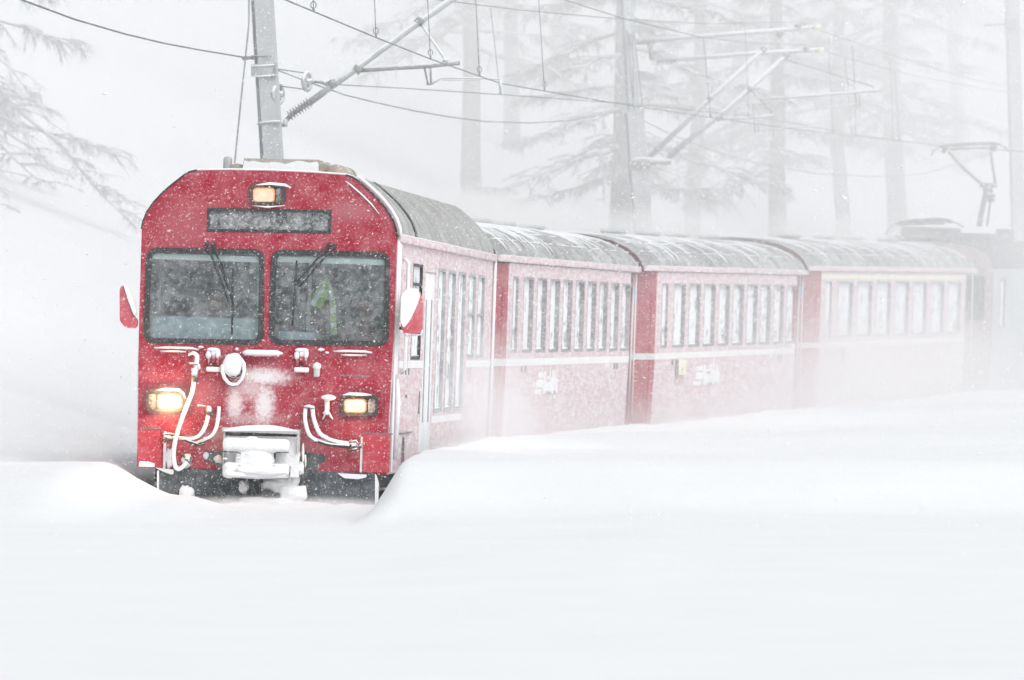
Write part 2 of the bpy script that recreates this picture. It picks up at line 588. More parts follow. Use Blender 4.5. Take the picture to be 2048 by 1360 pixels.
def round_poly(pts, r, seg=4):
    out = []
    k = len(pts)
    for i in range(k):
        p, a, b = Vector(pts[i]), Vector(pts[i - 1]), Vector(pts[(i + 1) % k])
        da, db = (a - p).normalized(), (b - p).normalized()
        q0, q1 = p + da * r, p + db * r
        for j in range(seg + 1):
            t = j / seg
            out.append(tuple(q0 * (1 - t) ** 2 + p * 2 * t * (1 - t) + q1 * t * t))
    return out

def inset(pts, d):
    k = len(pts)
    c = sum((Vector(p) for p in pts), Vector((0, 0))) / k
    res = []
    for i in range(k):
        p, a, b = Vector(pts[i]), Vector(pts[i - 1]), Vector(pts[(i + 1) % k])
        n1 = Vector((-(p - a).y, (p - a).x)).normalized()
        n2 = Vector((-(b - p).y, (b - p).x)).normalized()
        if n1.dot(c - p) < 0:
            n1 = -n1
        if n2.dot(c - p) < 0:
            n2 = -n2
        res.append(tuple(p + (n1 + n2) * (d / (1 + n1.dot(n2)))))
    return res

def rect(a0, b0, a1, b1):
    return [(a0, b0), (a1, b0), (a1, b1), (a0, b1)]

XZ = lambda a, b, d: (a, d, b)                 # sheet facing the camera
def side_fn(x_of):                              # sheet along the car's side
    return lambda a, b, d: (x_of(a, b) - d, a, b)

# ------------------------------------------------------------------ setting: the snow field, one sheet
def build_ground():
    def steps(stops):
        res = [stops[0][0]]
        for (a, st), (b, _) in zip(stops, stops[1:]):
            n = max(1, round((b - a) / st))
            res += [a + (b - a) * (i + 1) / n for i in range(n)]
        return res
    ss = steps([(-190, 12), (-60, 1.5), (-6, .4), (16, .8), (110, 2.0), (180, 6), (420, 0)])
    rr = steps([(-260, 16), (-60, 3), (-24, 1.0), (-4, .25), (-1.7, .1), (1.2, .05), (1.9, .2), (5, 1), (20, 6), (80, 20), (240, 0)])
    vs, fs = [], []
    for s in ss:
        for r in rr:
            x, y = track_xy(s, r)
            vs.append((x, y, ground_z(x, y)))
    n = len(rr)
    for i in range(len(ss) - 1):
        for j in range(n - 1):
            fs.append((i * n + j, i * n + j + 1, (i + 1) * n + j + 1, (i + 1) * n + j))
    mb = MB()
    mb.add(vs, fs, True)
    tag(mb.build('snow_field', M['snow_ground'], recalc=False), 'deep wind-smoothed snow with a bank beside the track and a slope behind', kind='structure')
build_ground()

# ------------------------------------------------------------------ the train
ROLL = 1.9

def car_matrix(front, heading, pitch):
    return Matrix.Translation(front) @ Matrix.Rotation(-R(heading), 4, 'Z') @ Matrix.Rotation(math.atan(pitch), 4, 'X') @ Matrix.Rotation(R(ROLL), 4, 'Y')

CT, ST = math.cos(R(ROLL)), math.sin(R(ROLL))
def P(px, py):
    """front sheet of the leading car: photograph pixel to the car's own x, z"""
    u, v = (px - 520) / 193.4, (1027 - py) / 193.4
    return (u * CT - v * ST, u * ST + v * CT)

def P3(px, py, y):
    a, b = P(px, py)
    return (a, y, b)

HW, EAVE, SKIRT = 1.325, 2.90, .45

def body_x(a, b):
    return HW - .03 * max(0, (1.5 - b)) / 1.05

def mirror(pts):
    return pts + [(-x, z) for x, z in reversed(pts) if x > 1e-6]

FRONT_TOP = [(1.325, 2.90), (1.312, 2.98), (1.275, 3.08), (1.21, 3.18), (1.12, 3.285), (1.01, 3.385), (.90, 3.475), (.845, 3.51), (.77, 3.53), (.40, 3.545), (0, 3.55)]
COACH_TOP = [(1.325, 2.92), (1.30, 2.99), (1.22, 3.09), (1.08, 3.20), (.85, 3.30), (.5, 3.37), (0, 3.40)]

def roof_sheet(mb, top, y0, y1, lift=0.0, ny=6):
    prof = [(x * (1 + lift * .4), z + lift) for x, z in mirror(top)]
    k = len(prof)
    vs, fs = [], []
    for i in range(ny + 1):
        y = y0 + (y1 - y0) * i / ny
        vs += [(x, y, z) for x, z in prof]
    for i in range(ny):
        for j in range(k - 1):
            fs.append((i * k + j, i * k + j + 1, (i + 1) * k + j + 1, (i + 1) * k + j))
    mb.add(vs, fs, True)
    return mb

# ---- leading car with the driver's cab
ctl = empty('control_car', car_matrix((-2.606, 91.0, 0.0), 3.0, -.002))
CTL_M = ctl.matrix_world.copy()
tag(ctl, 'leading red railcar with lit headlights, two big windscreens and snow-caked couplings', 'train car', 'cars of the red train')
LEN = 18.3

win_l = [P(285, 685), P(527, 689), P(529, 497), P(292, 494)]
win_r = [P(537, 688), P(778, 692), P(781, 503), P(542, 498)]
dest = [P(413, 462), P(662, 466), P(664, 419), P(414, 414)]
mask_pts = [(1.295, .45), (1.297, 1.0), (1.322, 2.0)] + FRONT_TOP
mask_out = mirror(mask_pts)
red_front = mat('red_paint_front', (.33, .006, .03), .42, dust=.17, dc=0.0, scale=25, mottle=(.48, .76), var=.2, spec=.15, patches=[
    (*P3(525, 752, 0), .42, .3, .13, .85), (*P3(528, 808, 0), .16, .3, .34, .80), (*P3(470, 805, 0), .13, .3, .30, .72), (*P3(500, 836, 0), .5, .3, .10, .35),
    (*P3(505, 775, 0), .30, .3, .20, .5), (*P3(520, 890, 0), 1.0, .3, .28, .22), (*P3(370, 450, 0), .45, .3, .4, .10), (*P3(700, 420, 0), .4, .3, .2, .14), (*P3(400, 790, 0), .35, .3, .3, .14), (*P3(450, 870, 0), .35, .3, .1, .3)])
mb = MB().plate(mask_out, [round_poly(win_l, .12), round_poly(win_r, .12), dest], 0, .06, XZ)
mb.build('front_panel', red_front, ctl)

def windscreen(quad):
    outer = round_poly(inset(quad, .002), .118)
    inner = round_poly(inset(quad, .055), .07)
    fr = MB().plate(outer, [inner], -.012, .045, XZ).build('windscreen', M['rubber'], ctl)
    MB().plate(inner, [], .018, .026, XZ).build('pane', M['glass_cab'], fr)
    xs = [p[0] for p in quad]
    zt = max(p[1] for p in inset(quad, .055))
    MB().box((min(xs) + .065, .034, zt - .085), (max(xs) - .065, .05, zt - .022), .006).build('sun_blind', M['blind'], fr)
    return fr
windscreen(win_l)
windscreen(win_r)

# windscreen wipers, hung from above the glass
def wiper(pivots, elbow, blade, name='wiper'):
    w = MB()
    for pv, el in zip(pivots, elbow):
        w.tube([P3(*pv, -.03), P3((pv[0] + el[0]) / 2, (pv[1] + el[1]) / 2, -.055), P3(*el, -.035)], [.013, .011, .008], 6)
    for pv in pivots:
        w.blob(P3(pv[0], pv[1], -.02), (.028, .03, .028), pv[0], .1, 1)
    o = w.build(name, M['rubber'], ctl)
    b = MB().tube([P3(*blade[0], -.022), P3(*blade[1], -.022)], .011, 6)
    b.build('blade', M['rubber'], o)
wiper([(414, 486), (427, 488)], [(457, 602), (466, 604)], [(466, 536), (464, 668)])
wiper([(659, 489), (669, 492)], [(588, 571), (600, 572)], [(594, 520), (585, 650)])

# destination display
d_in = inset(dest, .03)
ds = MB().plate(inset(dest, .002), [d_in], -.008, .03, XZ).build('destination_display', M['rubber'], ctl)
MB().plate(d_in, [], .012, .018, XZ).build('pane', M['glass_sign'], ds)
MB().plate(inset(dest, -.02), [], .10, .12, XZ).build('backing', M['sign_back'], ds)
led = MB()
for (px, py, w, h) in [(481, 424, 6, 3), (476, 445, 4, 7), (496, 448, 10, 4), (508, 450, 8, 3), (527, 428, 5, 3), (532, 450, 7, 2), (548, 450, 9, 2),
                       (576, 428, 4, 4), (582, 440, 4, 9), (572, 451, 8, 2), (590, 452, 5, 2), (600, 450, 6, 4)]:
    x, z = P(px, py)
    led.box((x - w / 390, .088, z - h / 390), (x + w / 390, .096, z + h / 390))
led.build_each('led_segment', M['led'], ds)

# headlights: housing, lit lens, tail lamp
def headlight(box, lens, tail, lampmat, flare, snowcap):
    q = [P(box[0], box[3]), P(box[2], box[3]), P(box[2], box[1]), P(box[0], box[1])]
    inn = inset(q, .028)
    h = MB().plate(round_poly(q, .055), [round_poly(inn, .04)], -.05, .0, XZ)
    h.plate(round_poly(inset(q, .006), .05), [], -.012, -.004, XZ)
    ho = h.build('headlight', M['rubber'], ctl)
    lq = [P(lens[0], lens[3]), P(lens[2], lens[3]), P(lens[2], lens[1]), P(lens[0], lens[1])]
    rim = MB().plate(round_poly(lq, .045), [], -.030, -.014, XZ).build('lens', M['lamp_rim'], ho)
    MB().plate(round_poly(inset(lq, .013), .04), [], -.036, -.031, XZ).build('lit_glass', lampmat, rim)
    tq = [P(tail[0], tail[3]), P(tail[2], tail[3]), P(tail[2], tail[1]), P(tail[0], tail[1])]
    MB().plate(round_poly(tq, .03), [], -.03, -.014, XZ).build('tail_lamp', M['glass_lens'], ho)
    if snowcap:
        MB().tube([P3(x, y, -.045) for x, y in snowcap], [.006] + [.016] * (len(snowcap) - 2) + [.006], 7).build('snow_cap', M['snow'], ho)
    if flare:
        ld = bpy.data.lights.new('lamp_light', 'POINT')
        ld.energy, ld.color, ld.shadow_soft_size = flare, (1, .52, .22), .06
        lo = bpy.data.objects.new('lamp_light', ld)
        COL.objects.link(lo)
        lo.parent = ho
        cx, cz = P((lens[0] + lens[2]) / 2, (lens[1] + lens[3]) / 2)
        lo.location = (cx, -.11, cz)
headlight((292, 777, 372, 822), (314, 786, 365, 818), (297, 786, 311, 816), M['lamp'], 13, [(312, 779), (330, 777), (358, 778), (368, 786), (372, 797)])
headlight((682, 788, 757, 831), (688, 796, 734, 825), (737, 796, 751, 825), M['lamp'], 3, [(686, 789), (700, 786), (725, 787), (745, 789)])
headlight((500, 368, 571, 408), (506, 374, 550, 404), (552, 376, 566, 403), M['lamp_top'], .5, [(512, 369), (540, 366), (570, 369), (582, 374)])
MB().tube([P3(505, 410, -.03), P3(535, 413, -.035), P3(570, 410, -.03)], [.004, .011, .004], 6).build('snow_ledge', M['snow'], ctl)

# edge trim round the cab front and snow on it
for s in (1, -1):
    pts = [(s * (x + .004), -.012, z + .006) for x, z in FRONT_TOP[:9]]
    MB().tube(pts, .008, 6).build('edge_trim', M['rubber'], ctl)
MB().tube([(s_ * 1, .03, z + .010) for s_, z in [(p[0], p[1]) for p in mirror(FRONT_TOP[6:])]], .013, 6).build('snow_ledge', M['snow'], ctl)
MB().tube([(x + .035, .05, z + .02) for x, z in FRONT_TOP[:8]], .022, 6).build('snow_ledge', M['snow'], ctl)
MB().tube([(x - .075, -.012, z - .04) for x, z in FRONT_TOP[3:8]], [.004, .009, .009, .009, .004], 6).build('snow_ledge', M['snow'], ctl)

# body sides, roof, rear wall
sw = [(2.8, 1.64, 4.4, 2.67)]
tall = [(7.2, 1.05, 8.6, 2.66), (9.1, 1.05, 10.5, 2.66), (11.05, 1.05, 12.5, 2.66)]
small = [(13.2, 1.66, 14.6, 2.66), (15.1, 1.66, 16.5, 2.66)]
holes = [rect(a, b, c, d) for a, b, c, d in sw + tall + small] + [rect(5.0, .62, 6.85, 2.60)]
side_out = rect(.06, SKIRT, LEN, EAVE)
MB().plate(side_out, holes, 0, .05, side_fn(body_x)).build('side_wall', M['red_side'], ctl)
MB().plate(side_out, [rect(2.8, 1.64, 4.4, 2.67)], 0, .05, lambda a, b, d: (-body_x(a, b) + d, a, b)).build('side_wall', M['red_side'], ctl)
MB().plate(mirror([(1.29, .45), (1.31, 1.5)] + FRONT_TOP), [], LEN - .05, LEN - .003, XZ).build('end_wall', M['red_end'], ctl)
roof_o = roof_sheet(MB(), FRONT_TOP, .062, LEN, .012).build('roof', M['roof_front'], ctl)
sm = MB()
for y in (2.9,):
    pr = [(x * 1.012, z + .02) for x, z in mirror(FRONT_TOP)]
    vs = [(x, yy, z) for yy in (y, y + .32) for x, z in pr]
    k = len(pr)
    sm.add(vs, [(j, j + 1, k + j + 1, k + j) for j in range(k - 1)], True)
sm.build('roof_seam', M['dark'], roof_o, recalc=False)
gut = MB().box((HW - .002, .08, EAVE - .045), (HW + .045, LEN, EAVE + .03), .012)
gut.build('eave_rail', M['red_side'], ctl)
MB().box((HW + .001, .08, EAVE + .03), (HW + .04, LEN, EAVE + .045), .006).build('snow_ledge', M['snow'], ctl)

def side_window(parent, y0, z0, y1, z1, glass, rec, framemat, xoff=0.0, bars=(), split=None, thick=.035, name='window'):
    """window with a reveal: outer frame flush with the sheet, pane set back by rec"""
    xo = HW + xoff
    b = .03
    f = MB()
    fn = lambda a, bb, d: (xo + .004 - d, a, bb)
    f.plate(rect(y0 + .002, z0 + .002, y1 - .002, z1 - .002), [rect(y0 + b, z0 + b, y1 - b, z1 - b)], 0, rec + .02, fn)
    for yb in bars:
        f.box((xo - rec - .01, yb - .02, z0 + b), (xo - .005, yb + .02, z1 - b))
    if split:
        f.box((xo - rec - .01, y0 + b, split - .015), (xo - .004, y1 - b, split + .015))
    fo = f.build(name, framemat, parent)
    MB().box((xo - rec - .008, y0 + b, z0 + b), (xo - rec, y1 - b, z1 - b)).build('pane', glass, fo)
    MB().tube([(xo - rec * .4, y0 + .06, z0 + b + .012), (xo - rec * .4, (y0 + y1) / 2, z0 + b + .022), (xo - rec * .4, y1 - .06, z0 + b + .012)], [.006, rec * .4, .006], 6).build('sill_snow', M['snow'], fo)
    return fo
side_window(ctl, *sw[0], M['glass_tall'], .03, M['rubber'], name='cab_side_window', split=2.45)
for t in tall:
    side_window(ctl, *t, M['glass_tall'], .035, M['panelgrey'], name='door_window')
for t in small:
    side_window(ctl, *t, M['glass_tall'], .03, M['panelgrey'], split=2.18)
# sliding door of the baggage end
dr = MB().box((HW - .045, 5.003, .623), (HW - .015, 5.92, 2.597), .006)
dr.box((HW - .045, 5.935, .623), (HW - .015, 6.847, 2.597), .006)
dro = dr.build('side_door', M['grey_door'], ctl)
for y in (5.35, 6.3):
    MB().box((HW - .012, y, .95), (HW - .004, y + .05, 2.3)).build('door_groove', M['panelgrey'], dro)
# stripes
def stripe(parent, y0, y1, z0, z1, m='stripe', off=.003):
    return MB().plate(rect(y0, z0, y1, z1), [], -.003, .0, lambda a, b, d: (body_x(a, b) + off - d, a, b)).build('stripe', M[m], parent)
stripe(ctl, .1, 4.9, 1.55, 1.63)
stripe(ctl, 13.0, LEN - .05, 1.55, 1.63)
stripe(ctl, 6.95, 12.8, .93, 1.01)
# panel joints on the lower side
jn = MB()
jn.box((HW - .02, 1.6, .86), (HW + .003, 3.6, .87))
jn.box((HW - .02, 2.2, .5), (HW + .003, 2.25, .82))
jn.box((HW - .01, 4.55, 1.05), (HW + .003, 4.62, 1.3))
jn.build_each('panel_joint', M['darkmark'], ctl)
dig = MB()
for y, z, w, h in [(13.3, 1.50, .05, .10), (13.42, 1.47, .16, .03), (13.55, 1.43, .05, .10), (14.0, 1.53, .2, .03), (14.15, 1.48, .06, .06), (14.0, 1.43, .25, .03)]:
    dig.box((HW - .01, y, z), (HW + .004, y + w, z + h))
dig.build('car_number', M['panelgrey'], ctl)
ar = MB()
for y in (2.0, 2.5):
    ar.box((HW - .02, y, 1.48), (HW + .004, y + .16, 1.56))
ar.box((HW - .02, 2.3, 1.24), (HW + .004, 2.4, 1.27))
ar.build_each('jack_mark', M['darkmark'], ctl)

# handrails at the front corner
for x, y, z0, z1 in ((HW + .03, .10, 1.45, 2.88), (HW + .075, .85, 1.5, 2.7)):
    hr = MB().tube([(x - .05, y, z0), (x, y, z0 + .05), (x, y, z1 - .05), (x - .05, y, z1)], .021, 8)
    hr.build('grab_rail', M['rail_white'], ctl)
MB().tube([(HW + .03, .3, .6), (HW + .045, .3, 1.2), (HW + .03, .3, 1.45)], [.02, .03, .02], 7).build('snow_streak', M['crust'], ctl)
MB().box((HW - .001, .07, .47), (HW + .022, .16, 2.88), .01).build('corner_snow', M['snow'], ctl)
MB().tube([(HW + .03, LEN - .06, .6), (HW + .03, LEN - .06, 2.86)], .02, 8).build('grab_rail', M['rail_white'], ctl)

# mirrors
def mirror_unit(outline, snow, s, yy=.0, facing=True):
    mo = MB().plate(round_poly([P(*p) for p in outline], .03), [], yy - .10, yy + .08, XZ).build('wing_mirror', M['red_bright'], ctl)
    MB().plate(round_poly([P(*p) for p in snow], .03), [], yy - .135, yy + .02, XZ).build('snow_cap', M['snow'], mo)
    return mo
mR = mirror_unit([(812, 585), (838, 578), (847, 600), (846, 660), (832, 668), (808, 664), (803, 650)],
                 [(805, 590), (817, 576), (836, 576), (843, 590), (836, 610), (822, 640), (809, 656), (803, 640)], 1)
MB().tube([P3(800, 655, .06), P3(812, 657, .03), P3(825, 660, .0)], .018, 6).build('bracket', M['dark'], mR)
MB().tube([P3(806, 664, -.02), P3(815, 672, -.03), P3(842, 668, -.03), P3(846, 658, -.03)], .01, 6).build('snow_rim', M['snow'], mR)
mL = mirror_unit([(240, 575), (247, 568), (254, 590), (268, 632), (275, 640), (272, 655), (252, 655), (240, 640)],
                 [(248, 568), (256, 568), (268, 600), (274, 625), (270, 632), (258, 600)], -1)
MB().tube([P3(272, 640, .05), P3(266, 645, .02), P3(258, 648, .0)], .016, 6).build('bracket', M['dark'], mL)

# ledges with snow under the windscreens
def ledge(pts, r, parent=ctl, flat=True):
    o = MB().tube([P3(x, y, -.03) for x, y in pts], r, 7).build('step_rail', M['redfit'], parent)
    MB().tube([P3(x, y - 2.2, -.035) for x, y in pts], [q * 1.05 for q in (r if isinstance(r, list) else [r] * len(pts))], 7).build('snow_cap', M['snow'], o)
ledge([(308, 696), (330, 696), (380, 697), (398, 700)], [.004, .011, .012, .006])
ledge([(320, 703), (345, 703), (372, 704)], [.003, .009, .004])
ledge([(667, 703), (690, 703), (730, 704), (745, 706)], [.004, .013, .012, .006])
ledge([(682, 710), (700, 711), (735, 711)], [.003, .009, .003])
MB().tube([P3(486, 704, -.05), P3(494, 704, -.05), P3(555, 705, -.05), P3(567, 706, -.05)], [.012, .032, .030, .008], 8).build('snow_cap', M['snow'],
    MB().box(P3(490, 712, -.06), P3(560, 708, -.0), .004).build('front_step', M['redfit'], ctl))

# latches of the gangway shutter
def latch(cx, cy):
    l = MB()
    l.box(P3(cx - 11, cy - 22, -.05), P3(cx - 5, cy + 10, 0), .008)
    l.box(P3(cx + 6, cy - 22, -.05), P3(cx + 12, cy + 10, 0), .008)
    l.box(P3(cx - 4, cy - 20, -.07), P3(cx + 5, cy + 2, 0), .012)
    lo = l.build('latch', M['redfit'], ctl)
    c = MB().box(P3(cx - 15, cy + 22, -.07), P3(cx + 15, cy + 13, -.01), .016)
    c.blob(P3(cx - 9, cy - 12, -.05), (.03, .03, .045), cx, .25, 2)
    c.blob(P3(cx + 9, cy - 14, -.05), (.03, .03, .05), cx + 3, .25, 2)
    c.blob(P3(cx, cy - 22, -.05), (.075, .035, .022), cx + 5, .25, 2)
    c.build('snow_cap', M['snow'], lo)
latch(427, 720)
latch(604, 721)
ck = MB().blob(P3(402, 693, -.04), (.032, .03, .014), 3, .2).blob(P3(474, 697, -.035), (.02, .02, .016), 5, .3).blob(P3(643, 698, -.04), (.036, .03, .015), 6, .25).blob(P3(655, 704, -.03), (.02, .02, .012), 8, .25)
ck.build_each('snow_clump', M['snow'], ctl)

# round socket with its cable loop
so = MB().tube([P3(466, 733, 0), P3(466, 733, -.07)], .115, 20).build('cable_socket', M['redfit'], ctl)
MB().blob(P3(467, 728, -.09), (.105, .05, .125), 4, .14, 3, 1.2).build('snow_cap', M['snow'], so)
loop = [(447, 728), (446, 742), (450, 755), (458, 765), (467, 769), (477, 767), (486, 757), (490, 742), (489, 726), (482, 716)]
MB().tube([P3(x, y, -.10) for x, y in loop], .021, 8).build('cable_loop', M['hose'], so)
MB().tube([P3(453, 745, -.08), P3(460, 753, -.09), P3(470, 755, -.09), P3(482, 745, -.08)], .010, 6).build('bail', M['hose_dark'], so)
cap = MB().box(P3(628, 753, -.07), P3(641, 730, 0), .02).build('socket_cap', M['alu'], ctl)
MB().blob(P3(635, 731, -.05), (.045, .05, .04), 7, .15).build('snow_cap', M['snow'], cap)

# brake and heating hoses
def hose(pts, r, dep, m='hose', n=8, name='brake_hose', sub=6):
    q = [Vector(P3(x, y, d)) for (x, y), d in zip(pts, dep)]
    out = []
    for i in range(len(q) - 1):                        # Catmull-Rom through the points
        p0, p1, p2, p3 = q[max(0, i - 1)], q[i], q[i + 1], q[min(len(q) - 1, i + 2)]
        for j in range(sub):
            t = j / sub
            out.append(.5 * ((2 * p1) + (p2 - p0) * t + (2 * p0 - 5 * p1 + 4 * p2 - p3) * t * t + (3 * p1 - p0 - 3 * p2 + p3) * t ** 3))
    out.append(q[-1])
    return MB().tube(out, r * .86, n).build(name, M[m], ctl)
h1 = hose([(379, 709), (388, 706), (395, 713), (393, 735), (391, 762)], .030, [-.01, -.06, -.09, -.10, -.10], name='heating_hose')
MB().tube([P3(391, 735, -.1), P3(390, 762, -.1)], .037, 8).build('sleeve', M['fitting'], h1)
MB().box(P3(380, 728, -.06), P3(397, 724, -.14), .006).build('clamp', M['fitting'], h1)
MB().blob(P3(399, 733, -.1), (.018, .03, .035), 4, .3).build('snow_clump', M['crust'], h1)
hose([(390, 758), (386, 785), (375, 815), (364, 845), (354, 878), (350, 905), (352, 928), (358, 938), (368, 932), (376, 922)], .029, [-.10, -.13, -.16, -.18, -.19, -.19, -.18, -.16, -.13, -.08], name='heating_hose')
c1 = MB().blob(P3(374, 920, -.06), (.05, .05, .075), 12, .4, 3, 2).build('hose_coupling', M['crust'], ctl)
MB().tube([P3(366, 905, -.1), P3(371, 915, -.1), P3(381, 925, -.1), P3(384, 912, -.1)], .014, 6).build('hook', M['dark'], c1)
hose([(418, 812), (417, 830), (413, 850), (403, 868), (388, 876), (368, 876), (350, 874)], .026, [-.02, -.07, -.12, -.16, -.17, -.15, -.1])
hose([(438, 813), (437, 835), (434, 855), (426, 870), (412, 878), (398, 884)], .025, [-.02, -.07, -.12, -.15, -.15, -.1])
MB().tube([P3(396, 809, -.08), P3(412, 811, -.08)], .010, 6).build('cock_handle', M['rail_white'], ctl)
MB().blob(P3(419, 822, -.06), (.036, .05, .06), 3, .2).build('hose_valve', M['fitting'], ctl)
cp = MB().blob(P3(338, 876, -.07), (.06, .05, .03), 5, .5, 3, 2.4)
cp.tube([P3(326, 868, -.07), P3(340, 866, -.09), P3(350, 868, -.08)], .012, 6).tube([P3(330, 884, -.08), P3(336, 874, -.1), P3(345, 878, -.1)], .010, 6)
cp.build('hose_coupling', M['fitting'], ctl)
cp = MB().blob(P3(396, 886, -.08), (.07, .05, .022), 6, .4, 3, 2.4)
cp.build('hose_coupling', M['fitting'], ctl)
hose([(612, 814), (611, 832), (614, 850), (621, 868), (633, 878), (650, 882), (668, 882)], .026, [-.02, -.07, -.11, -.15, -.16, -.14, -.1])
hose([(626, 815), (628, 832), (634, 850), (643, 866), (658, 876), (676, 882), (698, 886)], .027, [-.02, -.07, -.12, -.17, -.18, -.17, -.1])
MB().tube([P3(610, 813, -.03), P3(618, 811, -.06), P3(629, 814, -.04)], .018, 7).build('hose_valve', M['hose'], ctl)
hose([(640, 881), (660, 887), (685, 890), (700, 891)], .022, [-.18, -.19, -.17, -.12], 'hose_dark')
hose([(372, 878), (385, 883), (397, 888)], .020, [-.16, -.18, -.15], 'hose_dark')
cp = MB().blob(P3(710, 890, -.08), (.07, .05, .035), 8, .5, 3, 2.4)
cp.tube([P3(700, 882, -.1), P3(714, 880, -.11), P3(720, 890, -.1)], .012, 6).tube([P3(704, 898, -.1), P3(716, 896, -.12)], .012, 6)
cp.build('hose_coupling', M['fitting'], ctl)
# main air cock on the right
ac = MB().tube([P3(655, 798, -.05), P3(655, 820, -.06), P3(653, 828, -.06)], [.028, .024, .04], 8)
ac.tube([P3(655, 818, -.06), P3(647, 838, -.05)], .013, 6).tube([P3(655, 818, -.06), P3(666, 838, -.05)], .013, 6)
aco = ac.build('air_cock', M['hose'], ctl)
MB().blob(P3(658, 794, -.07), (.075, .05, .032), 9, .15, 3).build('snow_cap', M['snow'], aco)

# corner boxes and recess seams
for q in ([(274, 856), (320, 858), (323, 936), (275, 933)], [(727, 867), (782, 868), (779, 944), (726, 943)]):
    MB().plate([P(*p) for p in q], [], -.028, -.001, XZ).build('corner_box', mat('red_corner_box', (.44, .009, .034), .4, dust=.10, dc=0.0, scale=19, mottle=(.45, .76)), ctl)
MB().plate(round_poly([P(277, 932), P(309, 933), P(310, 926), P(296, 922), P(279, 921)], .012), [], -.05, -.027, XZ).build('snow_patch', M['snow'], ctl)
MB().box(P3(325, 936, -.012), P3(333, 862, -.001), .004).build('snow_streak', M['crust'], ctl)
MB().blob(P3(338, 915, -.012), (.04, .02, .11), 21, .5, 3).build('snow_patch', M['crust'], ctl)
MB().box(P3(725, 944, -.012), P3(722, 872, -.001), .003).build('snow_streak', M['crust'], ctl)
sj = MB()
sj.box(P3(275, 856, -.031), P3(323, 855, 0))
sj.box(P3(727, 866.5, -.031), P3(786, 865.5, 0))
sj.box(P3(680, 751, -.003), P3(741, 750, 0))
sj.box(P3(740, 752, -.003), P3(741, 706, 0))
sj.build_each('panel_joint', M['darkmark'], ctl)
# black openings beside the coupler
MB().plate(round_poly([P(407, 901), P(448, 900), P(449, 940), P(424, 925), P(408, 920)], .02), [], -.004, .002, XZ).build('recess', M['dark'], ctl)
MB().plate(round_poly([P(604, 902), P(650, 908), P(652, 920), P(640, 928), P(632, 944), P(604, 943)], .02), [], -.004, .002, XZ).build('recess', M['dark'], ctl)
MB().blob(P3(412, 910, -.02), (.03, .02, .04), 31, .5, 2).blob(P3(437, 918, -.01), (.05, .02, .04), 33, .7, 2).build('snow_clump', M['crust'], ctl)

# centre buffer coupler, thick with snow
hood = MB()
hood.box(P3(448, 862, -.30), P3(602, 858, 0), .01)
hood.box(P3(448, 950, -.26), P3(455, 860, 0), .008)
hood.box(P3(596, 905, -.26), P3(602, 860, 0), .008)
hd = hood.build('coupler_hood', M['alu'], ctl)
MB().plate([P(452, 879), P(595, 879), P(595, 860), P(452, 860)], [], -.06, -.04, XZ).build('hood_back', mat('hood_back_red', (.22, .03, .045), .6, dust=.3, scale=22), hd)
cap = MB()
prof = [(452, 858), (470, 853), (495, 849.5), (520, 848.5), (545, 849), (565, 852), (585, 857), (598, 859)]
cap.plate([P(x, y) for x, y in prof] + [P(598, 861), P(452, 860)], [], -.31, -.02, XZ)
cap.build('snow_cap', M['snow'], hd)
cpl = MB()
cpl.box(P3(451, 900, -.43), P3(585, 877, -.22), .05, 3)
cpl.box(P3(451, 954, -.41), P3(585, 926, -.24), .05, 3)
cpo = cpl.build('coupler', M['crust'], ctl)
MB().plate([P(450, 952), P(601, 953), P(602, 872), P(450, 870)], [], -.21, -.18, XZ).build('coupler_back_plate', M['crust'], cpo)
MB().plate([P(547, 915), P(555, 916), P(556, 901), P(546, 900)], [], -.26, -.215, XZ).build('coupler_hole_shade', M['dark'], cpo)  # dark plate painted in for the shade of the coupler hole
lmp = MB()
lmp.blob(P3(514, 908, -.36), (.20, .055, .19), 41, .22, 3, 1.3)
lmp.blob(P3(528, 938, -.39), (.26, .05, .06), 42, .35, 3, 1.8)
lmp.blob(P3(480, 947, -.39), (.12, .04, .035), 43, .35, 3, 1.8)
lmp.build_each('snow_crust', M['crust'], cpo)
for i in range(12):
    q_ = rng.random(4)
    MB().blob(P3(455 + 126 * q_[0], 906 + 48 * q_[1], -.40), (.012 + .022 * q_[2], .02, .008 + .012 * q_[3]), 70 + i, .6, 2, 2.4).build('snow_crust', M['crust'], cpo)
for i in range(9):
    x = 458 + 15 * i + 8 * rng.random()
    MB().tube([P3(x, 899 + (i > 4), -.40), P3(x + .4, 903 + 5 * rng.random(), -.40)], [.008, .002], 5).build('icicle', M['crust'], cpo)
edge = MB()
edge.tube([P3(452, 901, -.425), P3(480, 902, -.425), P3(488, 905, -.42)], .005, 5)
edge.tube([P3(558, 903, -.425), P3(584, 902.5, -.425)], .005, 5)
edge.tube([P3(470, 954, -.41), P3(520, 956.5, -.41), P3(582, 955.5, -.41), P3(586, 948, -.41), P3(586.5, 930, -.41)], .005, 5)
edge.build_each('painted_shadow', M['rubber'], cpo)  # black tubes drawn in as shadow lines along the coupler bars
# fittings right of the coupler
sc = MB().box(P3(597, 925, -.14), P3(603, 903, -.02), .008)
sc.tube([P3(608, 898, -.12), P3(608, 920, -.12), P3(606, 940, -.12)], .016, 6)
sc.tube([P3(612, 908, -.10), P3(613, 930, -.10), P3(610, 945, -.10)], .012, 6)
sco = sc.build('screw_coupling', M['fitting'], ctl)
MB().blob(P3(604, 935, -.14), (.035, .05, .075), 51, .3, 3).blob(P3(608, 895, -.12), (.012, .02, .05), 53, .2).build('snow_crust', M['crust'], sco)
MB().blob(P3(599, 948, -.12), (.022, .03, .02), 54, .5, 2).blob(P3(613, 948, -.12), (.016, .03, .014), 55, .5, 2).build('hook', M['dark'], sco)

